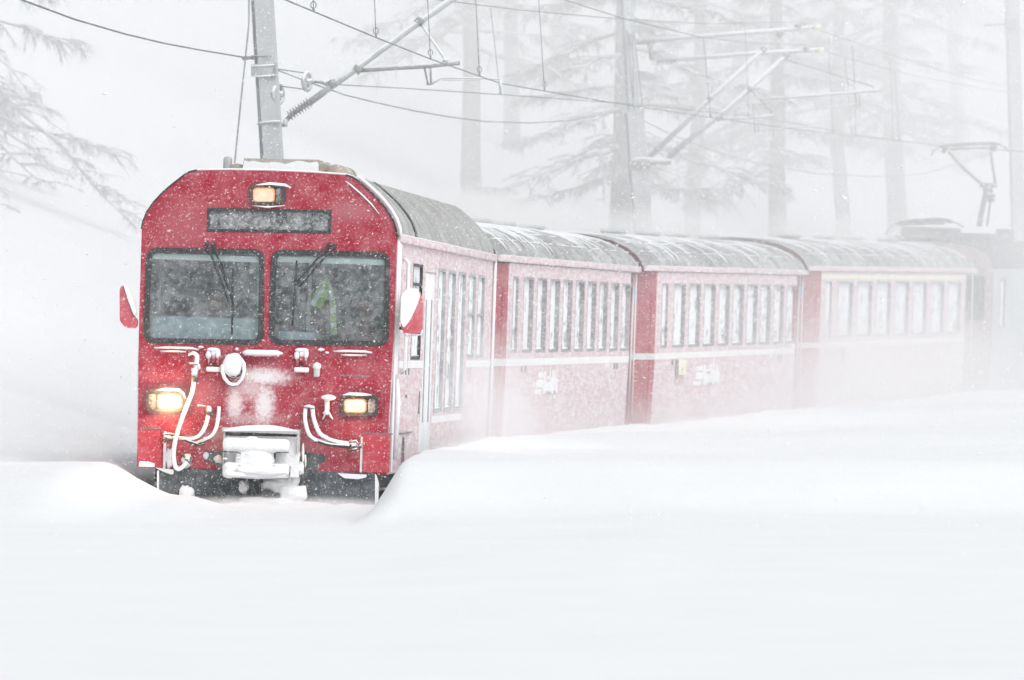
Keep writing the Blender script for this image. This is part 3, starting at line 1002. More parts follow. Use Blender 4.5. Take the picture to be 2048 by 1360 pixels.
# snow plough under the front
pl = MB()
pl.plate([P(315, 1030), P(753, 1034), P(751, 944), P(315, 936)], [], -.02, .05, XZ)
plo = pl.build('snow_plough', M['darkfront'], ctl)
MB().plate([P(314, 1030), P(318, 1030), P(318, 940), P(314, 940)], [], -.045, -.018, XZ).build('edge_snow', M['snow'], plo)
MB().plate([P(751, 1030), P(757, 1000), P(758, 965), P(754, 950), P(751, 946)], [], -.045, .05, XZ).build('edge_snow', M['snow'], plo)
MB().plate(round_poly([P(676, 945), P(735, 948), P(733, 954), P(716, 957), P(690, 955)], .01), [], -.06, -.018, XZ).build('snow_patch', M['crust'], plo)
MB().plate(round_poly([P(310, 934), P(347, 938), P(347, 947), P(342, 948), P(326, 942)], .006), [], -.05, -.021, XZ).build('snow_patch', M['crust'], plo)
sn = MB()
sn.blob(P3(374, 988, -.05), (.085, .05, .085), 61, .4, 3, 1.9)
sn.blob(P3(488, 972, -.06), (.055, .05, .065), 62, .5, 3, 2)
sn.blob(P3(560, 968, -.06), (.19, .06, .10), 63, .35, 3, 2)
sn.blob(P3(580, 985, -.07), (.17, .06, .10), 67, .4, 3, 2)
sn.blob(P3(545, 1003, -.09), (.30, .08, .06), 64, .4, 3, 2.5)
sn.blob(P3(592, 948, -.06), (.055, .05, .10), 65, .4, 3, 2)
sn.build_each('snow_crust', M['crust'], plo)
ck = MB().tube([P3(493, 957, -.10), P3(508, 972, -.11), P3(516, 990, -.11)], .014, 6).tube([P3(522, 955, -.13), P3(522, 978, -.13), P3(520, 992, -.13)], .010, 6)
ck.blob(P3(535, 985, -.15), (.075, .03, .035), 66, .6, 2, 2).blob(P3(556, 990, -.14), (.03, .02, .03), 68, .6, 2, 2)
ck.build('chain', M['dark'], plo)

# gear on the roof behind the front
MB().box(P3(430, 345, .9), P3(448, 308, 1.05), .03).build('roof_post', M['mast'], ctl)
bx = MB()
bx.plate([P(474, 346), P(639, 350), P(639, 324), P(630, 316), P(479, 313)], [], .55, 2.0, XZ)
bxo = bx.build('roof_box', M['rust'], ctl)
face = [P(474, 345), P(630, 348), P(629, 322)]
for i in range(12):
    x = 625 - i * 12.5
    face.append(P(x, 320 + 2.2 * math.sin(i * 1.7) + 2 * noise.noise(Vector((i * .8, 2, 1))) + (3 if 4 < i < 8 else 0)))
face.append(P(480, 317))
MB().plate(face, [], .53, .552, XZ).build('snow_face', M['snow'], bxo)
for cx, rr_, cyy in ((462, .10, 338), (662, .115, 343)):
    a, b = P(cx, cyy)
    cyl = MB().tube([(a, .7, b - .03), (a, 2.2, b - .03)], rr_ + .01, 16)
    cyl.build('air_tank', M['rust'], ctl)

# underframe, bogie
MB().box((-1.15, .5, .30), (1.15, LEN - .3, .55)).build('underframe', M['dark'], ctl)
bg = MB()
for y in (3.6,):
    for x in (-.95, .9):
        bg.box((x, y - 1.5, .30), (x + .08, y + 1.5, .48), .01)
bgo = bg.build('bogie', M['dark'], ctl)
for y in (2.7, 4.5):
    for x in (-.56, .5):
        MB().tube([(x, y, .34), (x + .07, y, .34)], .34, 20).build('wheel', M['dark'], bgo)

# cab inside
ci = MB()
ci.box((-1.27, 2.05, 1.0), (1.27, 2.10, 2.88))
ci.box((-1.27, .07, .98), (1.27, 2.05, 1.0))
ci.box((-1.27, .07, 2.86), (1.27, 2.05, 2.885))
ci.build('cab_bulkhead', M['interior'], ctl)
MB().box((-1.22, .12, 1.0), (-.06, .62, 2.02), .03).box((.10, .12, 1.0), (.48, .5, 1.90), .03).build('desk', M['desk'], ctl)
MB().box((.54, .13, 1.0), (1.22, .6, 1.80), .04).build('desk', M['interior'], ctl)
posts = MB()
for px, w, z0, z1 in ((304, 9, 690, 505), (506, 11, 610, 505), (607, 11, 660, 510)):
    posts.box(P3(px - w / 2, z0, .80), P3(px + w / 2, z1, .86))
posts.box(P3(486, 640, 1.9), P3(515, 560, 2.04))
posts.build_each('cab_post', M['cabpost'], ctl)
gr = MB()
for px, z0, z1 in ((593, 545, 522), (588, 610, 580), (732, 600, 560), (734, 538, 525)):
    gr.tube([P3(px, z0, .6), P3(px, z1, .6)], .009, 6)
gr.build_each('cab_rail', M['cabpost'], ctl)
MB().blob(P3(709, 550, 1.2), (.03, .02, .05), 3, .1).build('cab_lamp', M['cabpost'], ctl)
MB().box(P3(590, 690, 1.5), P3(560, 575, 1.9), .03).build('cab_cupboard', M['interior'], ctl)

# ---- people in the cab and the hanging vest: things of their own
def skinned(name, chain, radii, edges, material, mw, parent=None, sub=2):
    me = bpy.data.meshes.new(name)
    me.from_pydata(chain, edges, [])
    o = bpy.data.objects.new(name, me)
    COL.objects.link(o)
    mod = o.modifiers.new('skin', 'SKIN')
    for i, r in enumerate(radii):
        sv = me.skin_vertices[0].data[i]
        sv.radius = (r, r) if not isinstance(r, tuple) else r
        sv.use_root = (i == 0)
    mod.use_smooth_shade = True
    ss = o.modifiers.new('sub', 'SUBSURF')
    ss.levels = ss.render_levels = sub
    dg = bpy.context.evaluated_depsgraph_get()
    nm = bpy.data.meshes.new_from_object(o.evaluated_get(dg))
    nm.materials.clear()
    nm.materials.append(material)
    o.modifiers.clear()
    o.data = nm
    if parent:
        o.parent = parent
    else:
        o.matrix_world = mw
    return o

def person(head, label, jumper, lean=0.0):
    hx, hy, hz = head
    mw = CTL_M @ Matrix.Translation((hx, hy, 0))
    root = empty('person', mw)
    tag(root, label, 'person', 'people in the driving cab')
    z = hz
    # one continuous seated body: pelvis, spine, neck, head, arms reaching to the desk with hands, thighs, shins, feet
    V = [(0, .12, z - .76), (0, .12, z - .52), (0, .10, z - .30), (0, .08, z - .17), (0, .06, z - .05), (0, .05, z + .09),
         (-.20, .10, z - .27), (-.27, -.02, z - .50), (-.20, -.26, z - .56), (-.19, -.36, z - .56),
         (.20, .10, z - .27), (.27, -.02, z - .50), (.20, -.26, z - .56), (.19, -.36, z - .56),
         (-.12, -.02, z - .78), (-.14, -.34, z - .76), (-.14, -.32, z - 1.16), (-.14, -.48, z - 1.20),
         (.12, -.02, z - .78), (.14, -.34, z - .76), (.14, -.32, z - 1.16), (.14, -.48, z - 1.20)]
    rd = [(.16, .12), (.17, .11), (.18, .10), .058, (.085, .095), (.075, .085), .075, .05, .038, (.04, .022), .075, .05, .038, (.04, .022),
          .095, .07, .05, .04, .095, .07, .05, .04]
    E = [(0, 1), (1, 2), (2, 3), (3, 4), (4, 5), (2, 6), (6, 7), (7, 8), (8, 9), (2, 10), (10, 11), (11, 12), (12, 13),
         (0, 14), (14, 15), (15, 16), (16, 17), (0, 18), (18, 19), (19, 20), (20, 21)]
    for base, s in ((9, -1), (13, 1)):
        bx_, by_, bz_ = V[base]
        for k, (dx, ln) in enumerate(((-.032, .07), (-.011, .085), (.011, .08), (.032, .06))):
            V.append((bx_ + dx, by_ - .5 * ln - .02, bz_ + .004))
            rd.append(.010)
            E.append((base, len(V) - 1))
            V.append((bx_ + dx, by_ - ln - .02, bz_ - .018))
            rd.append(.008)
            E.append((len(V) - 2, len(V) - 1))
        V.append((bx_ - s * .05, by_ - .03, bz_ - .005))
        rd.append(.011)
        E.append((base - 1, len(V) - 1))
    skinned('body', V, rd, E, M[jumper], None, root)
    fc = MB().blob((0, .03, z + .02), (.082, .10, .12), 2, .03, 3)
    fc.blob((0, -.075, z + .0), (.016, .028, .026), 1, .05, 2)
    for s in (-1, 1):
        fc.blob((s * .082, .04, z + .01), (.014, .022, .034), 3, .05, 2)
    fo = fc.build('face', M['skin'], root)
    ey = MB()
    for s in (-1, 1):
        ey.blob((s * .032, -.062, z + .03), (.014, .010, .008), 1, .02, 1)
    ey.blob((0, -.068, z - .045), (.026, .008, .006), 1, .02, 1)
    ey.build('facial_features', M['hair'], fo)
    MB().blob((0, .055, z + .075), (.092, .105, .085), 5, .06, 3).build('hair', M['hair'], root)
    return root
hx, hz = P(415, 604)
person((hx, .80, hz), 'seated person in dark jacket behind the left windscreen', 'cloth_dark')
hx, hz = P(720, 618)
person((hx, .75, hz), 'seated person in reddish brown jumper behind the right windscreen', 'cloth_brown')

ve = empty('safety_vest', CTL_M @ Matrix.Translation((0, 0, 0)))
tag(ve, 'yellow-green safety vest with silver bands hanging in the cab behind the right windscreen', 'safety vest')
def vp(pts, y0, y1, name, m):
    MB().plate([P(*p) for p in pts], [], y0, y1, XZ).build(name, M[m], ve)
vp([(646, 553), (651, 558), (648, 590), (634, 616), (612, 606), (622, 585), (636, 562)], .50, .525, 'front_panel', 'hivis')
vp([(648, 556), (656, 568), (662, 590), (665, 625), (667, 665), (654, 668), (653, 610), (649, 585)], .50, .525, 'front_panel', 'hivis')
vp([(640, 566), (646, 572), (621, 611), (614, 605)], .492, .498, 'reflective_band', 'reflect')
vp([(650, 570), (655, 568), (660, 596), (654, 600)], .492, .498, 'reflective_band', 'reflect')
vp([(654, 615), (664, 613), (665, 624), (655, 626)], .492, .498, 'reflective_band', 'reflect')
vp([(655, 645), (666, 643), (666, 652), (655, 654)], .492, .498, 'reflective_band', 'reflect')

# ---- passenger carriages
def carriage(front_right, heading, pitch, zr, length, wins, label, first=False, logo=None, box=None):
    h = R(heading)
    cx = front_right[0] - .065 - HW * math.cos(h)
    cyy = front_right[1] + HW * math.sin(h)
    e = empty('passenger_carriage', car_matrix((cx, cyy, zr), heading, pitch))
    tag(e, label, 'train car', 'cars of the red train')
    T = 1.15                                            # drawn-in entrance ends
    holes = [rect(*w) for w in wins]
    MB().plate(rect(T, SKIRT, length - T, 2.90), holes, 0, .05, side_fn(body_x)).build('side_wall', M['red_side'], e)
    MB().plate(rect(T, SKIRT, length - T, 2.90), [], 0, .05, lambda a, b, d: (-body_x(a, b) + d, a, b)).build('side_wall', M['red_side'], e)
    for s in (1, -1):
        for (ya, yb, xa, xb) in ((0, T, 1.08, HW), (length - T, length, HW, 1.08)):
            fn = lambda a, b, d, ya=ya, yb=yb, xa=xa, xb=xb, s=s: (s * (xa + (xb - xa) * (a - ya) / (yb - ya) - d - (.03 * max(0, 1.5 - b) / 1.05)), a, b)
            if ya == 0 and s == 1:
                eo = MB().plate(rect(ya, SKIRT, yb, 2.86), [rect(ya + .25, .6, yb - .2, 2.55)], 0, .04, fn).build('entrance_wall', M['red_end'], e)
                MB().plate(rect(ya + .255, .605, yb - .205, 2.545), [], .012, .035, fn).build('entrance_door', M['red_end'], eo)
                MB().plate(rect(ya + .45, 1.7, yb - .4, 2.4), [], .006, .011, fn).build('door_window', M['red_end'], eo)
                MB().plate(rect(ya + .01, 1.55, yb, 1.645), [], -.004, -.001, fn).build('stripe', mat('shaded_stripe', (.55, .56, .55), .5, dust=.15), eo)  # white stripe greyed here, its shade put into the colour
                MB().tube([fn(.03, .7, -.05), fn(.03, 2.8, -.05)], .017, 7).build('grab_rail', M['rail_white'], eo)
                MB().plate(rect(.08, 2.38, .30, 2.62), [], -.012, -.001, fn).build('number_plate', M['blue'], eo)
            else:
                MB().plate(rect(ya, SKIRT, yb, 2.86), [], 0, .04, fn).build('entrance_wall', M['red_end'], e)
    endp = mirror([(1.06, .45), (1.08, 1.5), (1.08, 2.85), (1.325, 2.88)] + COACH_TOP)
    for y in (.001, length - .045):
        MB().plate(endp, [rect(-.42, .8, .42, 2.7)], y, y + .04, XZ).build('end_wall', M['red_end'], e)
    MB().plate(rect(-.6, .7, .6, 2.85), [rect(-.4, .8, .4, 2.7)], -.55, 0, XZ).build('gangway_bellows', M['rubber'], e)
    ro = roof_sheet(MB(), COACH_TOP, -.38, length + .05, .012).build('roof', M['roof'], e)
    ribs = MB()
    rnd = random.Random(int(heading * 10))
    for i in range(34):
        y = .6 + i * (length - 1.2) / 33
        j0 = rnd.choice((0, 1, 2, 3))
        j1 = rnd.choice((5, 6, 7))
        if rnd.random() < .25:
            continue
        pts = [(x * 1.008, y + rnd.uniform(-.02, .02), z + .022) for x, z in (COACH_TOP + [(-.5, 3.37)])[j0 + 1:j1 + 1]]
        ribs.tube(pts, [.004] + [rnd.uniform(.008, .02)] * (len(pts) - 2) + [.006], 5)
    for (xx, zz) in ((1.16, 3.165), (.92, 3.29)):
        ya = .3
        while ya < length - 1:
            yb = ya + rnd.uniform(.6, 2.4)
            ribs.tube([(xx, ya, zz), (xx, (ya + yb) / 2, zz + .004), (xx, min(length, yb), zz)], [.004, rnd.uniform(.008, .016), .004], 5)
            ya = yb + rnd.uniform(.1, .7)
    tag(ribs.build('snow_ribs', M['snow'], ro), kind='stuff')
    for y in (5.5, 9.4, 12.6, 16.6):
        v = MB().box((-.13, y - .3, 3.39), (.13, y + .3, 3.44), .015).box((-.16, y - .36, 3.44), (.16, y + .36, 3.50), .02)
        v.build('roof_vent', M['alu'], ro)
    MB().box((HW - .003, -.3, 2.875), (HW + .045, length, 2.95), .012).build('eave_rail', M['red_side'], e)
    MB().box((HW + .002, .01, 2.95), (HW + .042, length - .01, 2.962), .005).build('snow_ledge', M['snow'], e)
    MB().box((HW - .004, T, 2.862), (HW + .006, length, 2.874)).build('eave_gap', M['darkmark'], e)
    stripe(e, T + .002, length - T - .002, 1.55, 1.645)
    if first:
        stripe(e, T + .002, length - T - .002, 2.74, 2.82, 'yellow')
    for i, (y0, z0, y1, z1) in enumerate(wins):
        side_window(e, y0, z0, y1, z1, M['glass_side'], .058 if i else .03, M['jamb'])
    MB().box((.30, T - .6, .75), (.34, length - .3, 2.85)).build('saloon_partition', M['saloon'], e)
    MB().box((-1.1, .3, .28), (1.1, length - .3, .52)).build('underframe', M['dark'], e)
    MB().tube([(HW - .01, length - .2, .6), (HW - .01, length - .2, 2.84)], .014, 6).build('grab_rail', M['rail_white'], e)
    am = MB()
    for y in (3.0, 3.45, length - 3.4, length - 3.0):
        am.box((HW - .02, y, 1.46), (HW + .005, y + .2, 1.545))
    am.build_each('jack_mark', M['darkmark'], e)
    if logo:
        y, z0, z1 = logo
        h_ = z1 - z0
        lg = MB()
        def bar(a0, b0, a1, b1):
            lg.box((HW - .02, y + a0, z0 + b0 * h_), (HW + .004, y + a1, z0 + b1 * h_))
        bar(.35, .76, 1.0, 1.0)
        bar(.2, .30, 1.0, .68)
        bar(0, 0, .75, .22)
        for a0, a1, b1 in ((1.12, 1.32, 1.06), (1.36, 1.50, .70), (1.52, 1.80, .80), (1.84, 1.98, 1.08), (2.02, 2.12, .72), (2.18, 2.34, 1.10), (2.37, 2.50, .72), (2.53, 2.62, 1.08), (2.65, 2.90, .70)):
            bar(a0, 0.0, a1, b1)
        bar(1.3, .0, 2.1, .12)
        bar(2.34, .0, 2.66, .14)
        bar(1.3, .55, 1.86, .70)
        lg.build('emblem', M['mark'], e)
    if box:
        y, z0, z1 = box
        bo = MB().box((HW, y, z0), (HW + .055, y + .85, z1), .008).build('yellow_box', M['yellow'], e)
        MB().box((HW + .002, y - .012, z0 + .004), (HW + .053, y - .001, z1 - .004)).build('box_front', M['jamb'], bo)
        MB().box((HW + .05, y + .35, z0 + .07), (HW + .058, y + .43, z0 + .10)).build('lock', M['darkmark'], bo)
    return e

ZB, ZT = 1.72, 2.70
w2 = [(1.75, ZB, 2.4, ZT)] + [(3.05 + 1.71 * i, ZB, 3.05 + 1.71 * i + 1.24, ZT) for i in range(9)]
carriage((-.187, 110.8), 6.05, .0004, -.040, 19.2, w2, 'second car of the train, right behind the lit cab car, white emblem at mid height', logo=(4.9, 1.17, 1.45))
w3 = [(1.75, ZB, 2.4, ZT)] + [(3.05 + 1.71 * i, ZB, 3.05 + 1.71 * i + 1.28, ZT) for i in range(9)]
carriage((1.97, 130.75), 9.0, .0042, -.005, 19.1, w3, 'third car of the train, a yellow box below its white stripe near the front', logo=(5.6, 1.12, 1.42), box=(3.45, 1.30, 1.54))
w4 = [(1.6, ZB, 2.3, ZT)] + [(2.95 + 2.13 * i, ZB, 2.95 + 2.13 * i + 1.62, ZT) for i in range(7)]
carriage((5.07, 150.2), 11.45, .0056, .150, 19.1, w4, 'fourth car, fading into blown snow, with a yellow band above its windows', first=True, box=(3.6, 1.28, 1.52))

# ---- locomotive at the far end
lh = 13.6
loc = empty('locomotive', car_matrix((7.93, 170.3, .27), lh, .010))
tag(loc, 'pale locomotive almost lost in the snow behind the fourth car, pantograph raised', 'locomotive')
LL = 14.5
LT = [(1.325, 2.95), (1.28, 3.10), (1.15, 3.25), (.9, 3.36), (.5, 3.42), (0, 3.44)]
cabw = [rect(-1.12, 1.95, -.06, 2.80), rect(.06, 1.95, 1.16, 2.80)]
MB().plate(mirror([(1.30, .5), (1.325, 1.5)] + LT), cabw, 0, .05, XZ).build('front_panel', mat('locomotive_front_paint', (.20, .075, .08), .45, dust=.25, dc=.22, scale=8), loc)
for q in cabw:
    f = MB().plate(inset(q, .002), [inset(q, .05)], -.01, .05, XZ).build('windscreen', M['rubber'], loc)
    MB().plate(inset(q, .05), [], .01, .02, XZ).build('pane', M['sign_back'], f)
for s in (1, -1):
    MB().plate(rect(.05, .5, LL, 2.95), [rect(.7, 1.8, 1.3, 2.75)] if s > 0 else [], 0, .05, lambda a, b, d, s=s: (s * (HW - d), a, b)).build('side_wall', M['loco'], loc)
cw = side_window(loc, .7, 1.8, 1.3, 2.75, M['glass_tall'], .03, M['rubber'], name='cab_side_window')
MB().plate([(6.5, 1.1), (9.0, 1.1), (6.5, 2.6), (4.6, 2.6)], [], -.003, 0, lambda a, b, d: (HW + .003 - d, a, b)).build('diagonal_stripe', M['stripe'], loc)
roof_sheet(MB(), LT, 0, LL, .012).build('roof', M['locoroof'], loc)
MB().plate(mirror([(1.30, .5), (1.325, 1.5)] + LT), [], LL - .05, LL - .003, XZ).build('end_wall', M['red_end'], loc)
MB().box((-1.1, .3, .25), (1.1, LL - .3, .55)).build('underframe', M['dark'], loc)
LI = loc.matrix_world.inverted()
def la(px, py, d):
    return LI @ at(px, py, d)
rg = MB()
for (x0, y0, x1, y1, d, dy) in ((1800, 456, 1905, 490, 171.6, 1.2), (1788, 474, 1895, 492, 171.6, 1.6), (1895, 468, 1990, 490, 173.5, 2.0), (1990, 458, 2015, 482, 175.5, .8)):
    a, b = la(x0, y1, d), la(x1, y0, d)
    rg.box((a.x, a.y, a.z - .1), (b.x, a.y + dy, b.z), .05)
rg.blob(la(1850, 476, 171.5), (.42, .4, .13), 3, .25, 3)
rg.blob(la(1880, 478, 171.5), (.3, .4, .12), 5, .3, 3)
rg.build('roof_gear', M['locoroof'], loc)
def panto(name, parts, label):
    first = None
    for nm, pts, r in parts:
        o = MB().tube([la(*p) for p in pts], r * 1.55, 6).build(nm, M['locoroof'], first or loc)
        if first is None:
            first = o
            o.name = name
            tag(o, label)
    return first
panto('pantograph', [('pantograph', [(1958, 452, 175.5), (1966, 410, 175.4), (1975, 372, 175.3)], .036),
    ('thin_arm', [(1974, 452, 175.6), (1981, 400, 175.5), (1985, 365, 175.4)], .016),
    ('upper_arm', [(1963, 368, 175.3), (1925, 335, 175.3), (1897, 303, 175.3)], .022),
    ('upper_arm', [(1991, 368, 175.3), (1984, 325, 175.3), (1981, 298, 175.3)], .018),
    ('knee_joint', [(1960, 369, 175.3), (1976, 372, 175.3), (1993, 369, 175.3)], .04),
    ('knee_joint', [(1976, 372, 175.3), (1976, 384, 175.3)], .07),
    ('damper', [(1983, 388, 175.4), (1982, 404, 175.4)], .05),
    ('contact_strip', [(1880, 294, 175.3), (1895, 291, 175.3), (1940, 288, 175.3), (1985, 287, 175.3), (1998, 289, 175.3)], .026),
    ('cross_tube', [(1898, 299, 175.3), (1985, 294, 175.3)], .014),
    ('horn', [(1880, 294, 175.3), (1868, 301, 175.3), (1862, 312, 175.3)], .010),
    ('horn', [(1998, 289, 175.3), (2010, 294, 175.3), (2018, 303, 175.3)], .010),
    ('head_spring', [(1886, 296, 175.3), (1893, 302, 175.3)], .05),
    ('head_spring', [(1982, 292, 175.3), (1992, 299, 175.3)], .045)], 'raised pantograph')
panto('pantograph', [('pantograph', [(1795, 447, 171.4), (1830, 441, 171.4), (1880, 439, 171.4), (1903, 443, 171.4)], .03),
    ('horn', [(1795, 447, 171.4), (1780, 455, 171.4), (1770, 470, 171.4)], .010),
    ('horn', [(1903, 443, 171.4), (1918, 448, 171.4), (1928, 456, 171.4)], .010),
    ('cross_tube', [(1798, 449, 171.2), (1890, 446, 171.2)], .02)], 'folded pantograph')

# ------------------------------------------------------------------ catenary masts and overhead wires
def hbeam(mb, p0, p1, w0, w1, depth, fl=.018, rot=12, web=.02):
    """H-section standing post from p0 to p1"""
    ax = (p1 - p0).normalized()
    xd = (Matrix.Rotation(R(rot), 3, 'Z') @ Vector((1, 0, 0)))
    xd = (xd - ax * xd.dot(ax)).normalized()
    yd = ax.cross(xd).normalized()
    def slab(xa, xb, ya, yb):
        vs = []
        for p, w in ((p0, w0), (p1, w1)):
            k = w / w0
            for (x, y) in ((xa, ya), (xb, ya), (xb, yb), (xa, yb)):
                vs.append(p + xd * (x * k) + yd * (y * k))
        mb.add(vs, [(3, 2, 1, 0), (4, 5, 6, 7), (0, 1, 5, 4), (1, 2, 6, 5), (2, 3, 7, 6), (3, 0, 4, 7)])
    slab(-w0 / 2, w0 / 2, -depth / 2, -depth / 2 + fl)
    slab(-w0 / 2, w0 / 2, depth / 2 - fl, depth / 2)
    slab(-web / 2, web / 2, -depth / 2 + fl + .0005, depth / 2 - fl - .0005)

def apts(pts, d):
    return [at(x, y, d) for x, y in pts]

def base_on_ground(px_at, py0, px1, py1, d):
    """foot of a leaning mast where its line meets the snow"""
    lo = at(px_at, py0, d)
    hi = at(px1, py1, d)
    dirn = (lo - hi).normalized()
    p = lo.copy()
    for _ in range(60):
        if p.z <= ground_z(p.x, p.y) - .4:
            break
        p = p + dirn * .15
    return p

def insulator(mb, a, b, n=6, r0=.03, r1=.075):
    a, b = Vector(a), Vector(b)
    pts, rad = [], []
    for i in range(n * 3 + 1):
        t = i / (n * 3)
        pts.append(a.lerp(b, t))
        rad.append(r1 if i % 3 == 1 else r0)
    mb.tube(pts, rad, 10)

MG = 'catenary masts along the left side of the track'
D1 = 116.0
b1 = base_on_ground(545, 340, 524, 0, D1)
m1 = empty('catenary_mast', Matrix.Translation(b1))
tag(m1, 'near grey catenary mast rising behind the cab car, with two tensioning pulleys', 'mast', MG)
def mpart(root, mb, name, m):
    off = root.matrix_world.translation
    mb.v = [tuple(Vector(p) - off) for p in mb.v]
    if name in ('clamp', 'insulator', 'bracket', 'tension_rope', 'earth_cable', 'hanger', 'registration_arm', 'snow_ledge', 'end_cap'):
        return mb.build_each(name, M[m], root)[0]
    return mb.build(name, M[m], root)
q = MB()
hbeam(q, b1, at(516, -140, D1), .275, .262, .26)
mpart(m1, q, 'pole', 'mast')
q = MB().box(at(503, 152, D1) + Vector((0, -.17, 0)), at(551, 129, D1) + Vector((0, .17, 0)), .01)
mpart(m1, q, 'collar', 'mast')
for yy in (130, 151):
    q = MB().tube(apts([(501, yy + 2), (526, yy + 1), (552, yy - 1)], D1 - .18), .012, 6)
    mpart(m1, q, 'snow_ledge', 'snow')
q = MB().box(at(549, 155, D1) + Vector((0, -.19, 0)), at(553, 127, D1) + Vector((0, .19, 0)))
mpart(m1, q, 'collar', 'arm_dark')
q = MB().tube(apts([(484, 117), (500, 115), (508, 116)], D1), .026, 7)
q.tube(apts([(504, 112), (543, 112)], D1 - .16), .012, 6)
mpart(m1, q, 'cable_bracket', 'arm_dark')
q = MB().tube(apts([(514, 247), (545, 243), (562, 243)], D1 - .15), .02, 6)
q.tube(apts([(550, 246), (575, 246)], D1), .05, 8)
q.box(at(568, 252, D1) + Vector((0, -.06, 0)), at(574, 238, D1) + Vector((0, .06, 0)), .01)
mpart(m1, q, 'hinge', 'arm')
q = MB()
q.tube(apts([(570, 244), (580, 232)], D1), .03, 8)
insulator(q, at(578, 232, D1), at(621, 203, D1), 8, .035, .085)
mpart(m1, q, 'insulator', 'insulator')
q = MB().tube(apts([(619, 205), (712, 137), (840, 43), (900, 1), (975, -52)], D1), .047, 10)
mpart(m1, q, 'cantilever_tube', 'arm')
q = MB().tube(apts([(708, 133), (722, 143)], D1), .06, 8).tube(apts([(834, 36), (846, 48)], D1), .06, 8)
q.tube(apts([(660, 160), (668, 173)], D1), .062, 8)
mpart(m1, q, 'clamp', 'arm_dark')
q = MB().tube(apts([(720, 141), (780, 137), (850, 133), (920, 126)], D1), .027, 8)
mpart(m1, q, 'steady_tube', 'arm_dark')
q = MB().tube(apts([(838, 42), (890, 118), (894, 126)], D1), .018, 7)
q.tube(apts([(886, 119), (896, 122)], D1), .035, 7)
mpart(m1, q, 'hanger', 'arm')
q = MB().tube(apts([(849, 134), (856, 168)], D1), .016, 6).tube(apts([(861, 133), (862, 168)], D1), .016, 6).tube(apts([(853, 168), (864, 168)], D1), .018, 6)
mpart(m1, q, 'drop_bracket', 'arm_dark')
q = MB().tube(apts([(863, 168), (884, 156), (930, 156), (1001, 158)], D1), .013, 6).tube(apts([(884, 160), (960, 160)], D1), .008, 5)
q.tube(apts([(1001, 158), (1001, 188)], D1), .016, 6)
mpart(m1, q, 'registration_arm', 'arm')
def pulley(root, c, rx, rz, d, tilt, m='arm'):
    q = MB()
    cc = at(*c, d)
    rad = rz / FPX * d
    rot = Matrix.Rotation(R(tilt), 3, 'Z')
    ring = [cc + rot @ Vector((rad * math.cos(a) , 0, rad * math.sin(a))) for a in [2 * math.pi * i / 24 for i in range(24)]]
    q.tube(ring, .03, 7, closed=True)
    for i in range(5):
        a = 2 * math.pi * i / 5
        q.tube([cc, cc + rot @ Vector((rad * math.cos(a), 0, rad * math.sin(a)))], .014, 5)
    q.tube([cc + rot @ Vector((0, -.07, 0)), cc + rot @ Vector((0, .07, 0))], .04, 8)
    mpart(root, q, 'tensioning_pulley', m)
pulley(m1, (614, 163), 6, 17, D1, 66)
pulley(m1, (556, 188), 7, 20, D1, 64)
q = MB()
for a, b in (((554, 138), (609, 146)), ((554, 140), (606, 160)), ((560, 172), (612, 179)), ((620, 164), (655, 168))):
    q.tube(apts([a, b], D1), .008, 5)
q.tube(apts([(640, 164), (655, 170)], D1), .022, 6)
q.tube(apts([(628, 163), (648, 166)], D1), .014, 5)
mpart(m1, q, 'tension_rope', 'wire')
q = MB().tube(apts([(498, -40), (498, 48), (490, 125), (482, 200), (471, 310), (455, 470)], D1 - .2), .013, 6)
mpart(m1, q, 'stay_wire', 'arm_dark')
q = MB().tube(apts([(552, 190), (556, 250), (560, 320), (566, 420)], D1 - .1), .007, 5)
mpart(m1, q, 'weight_rope', 'wire')

D2 = 156.0
b2 = base_on_ground(1286, 470, 1267, 220, D2)
m2 = empty('catenary_mast', Matrix.Translation(b2))
tag(m2, 'catenary mast with twin cantilevers behind the second carriage roof', 'mast', MG)
q = MB()
hbeam(q, b2, at(1268, 222, D2), .30, .30, .28, rot=10)
q.box(at(1248, 226, D2) + Vector((0, -.16, 0)), at(1288, 220, D2) + Vector((0, .16, 0)))
mpart(m2, q, 'pole', 'mast')
q = MB()
hbeam(q, at(1266, 221, D2), at(1247, -120, D2), .19, .185, .2, rot=14)
mpart(m2, q, 'upper_pole', 'mast')
q = MB()
for x0, x1 in ((1253, 1272), (1268, 1290)):
    q.tube(apts([(x0, 60), (x1 - 4, 220)], D2 - .2), .011, 5)
mpart(m2, q, 'earth_cable', 'wire_snow')
q = MB().box(at(1258, 90, D2) + Vector((0, -.2, 0)), at(1268, 66, D2) + Vector((0, .2, 0)), .01)
q.box(at(1262, 336, D2) + Vector((0, -.22, 0)), at(1300, 320, D2) + Vector((0, .22, 0)), .02)
q.box(at(1290, 330, D2) + Vector((0, -.08, 0)), at(1342, 322, D2) + Vector((0, .08, 0)), .02)
q.tube(apts([(1298, 82), (1302, 100), (1304, 120)], D2), .045, 7)
q.tube(apts([(1262, 84), (1300, 84)], D2), .05, 7)
mpart(m2, q, 'bracket', 'arm_dark')
q = MB().tube(apts([(1262, 319), (1285, 316), (1340, 320)], D2 - .2), .025, 6).tube(apts([(1262, 72), (1275, 74)], D2), .05, 7)
mpart(m2, q, 'snow_ledge', 'snow')
q = MB()
insulator(q, at(1270, 82, D2), at(1312, 81, D2), 7, .035, .075)
insulator(q, at(1312, 121, D2), at(1354, 120, D2), 7, .035, .075)
insulator(q, at(1297, 316, D2), at(1324, 290, D2), 7, .04, .085)
insulator(q, at(1334, 318, D2), at(1366, 289, D2), 7, .04, .085)
mpart(m2, q, 'insulator', 'insulator')
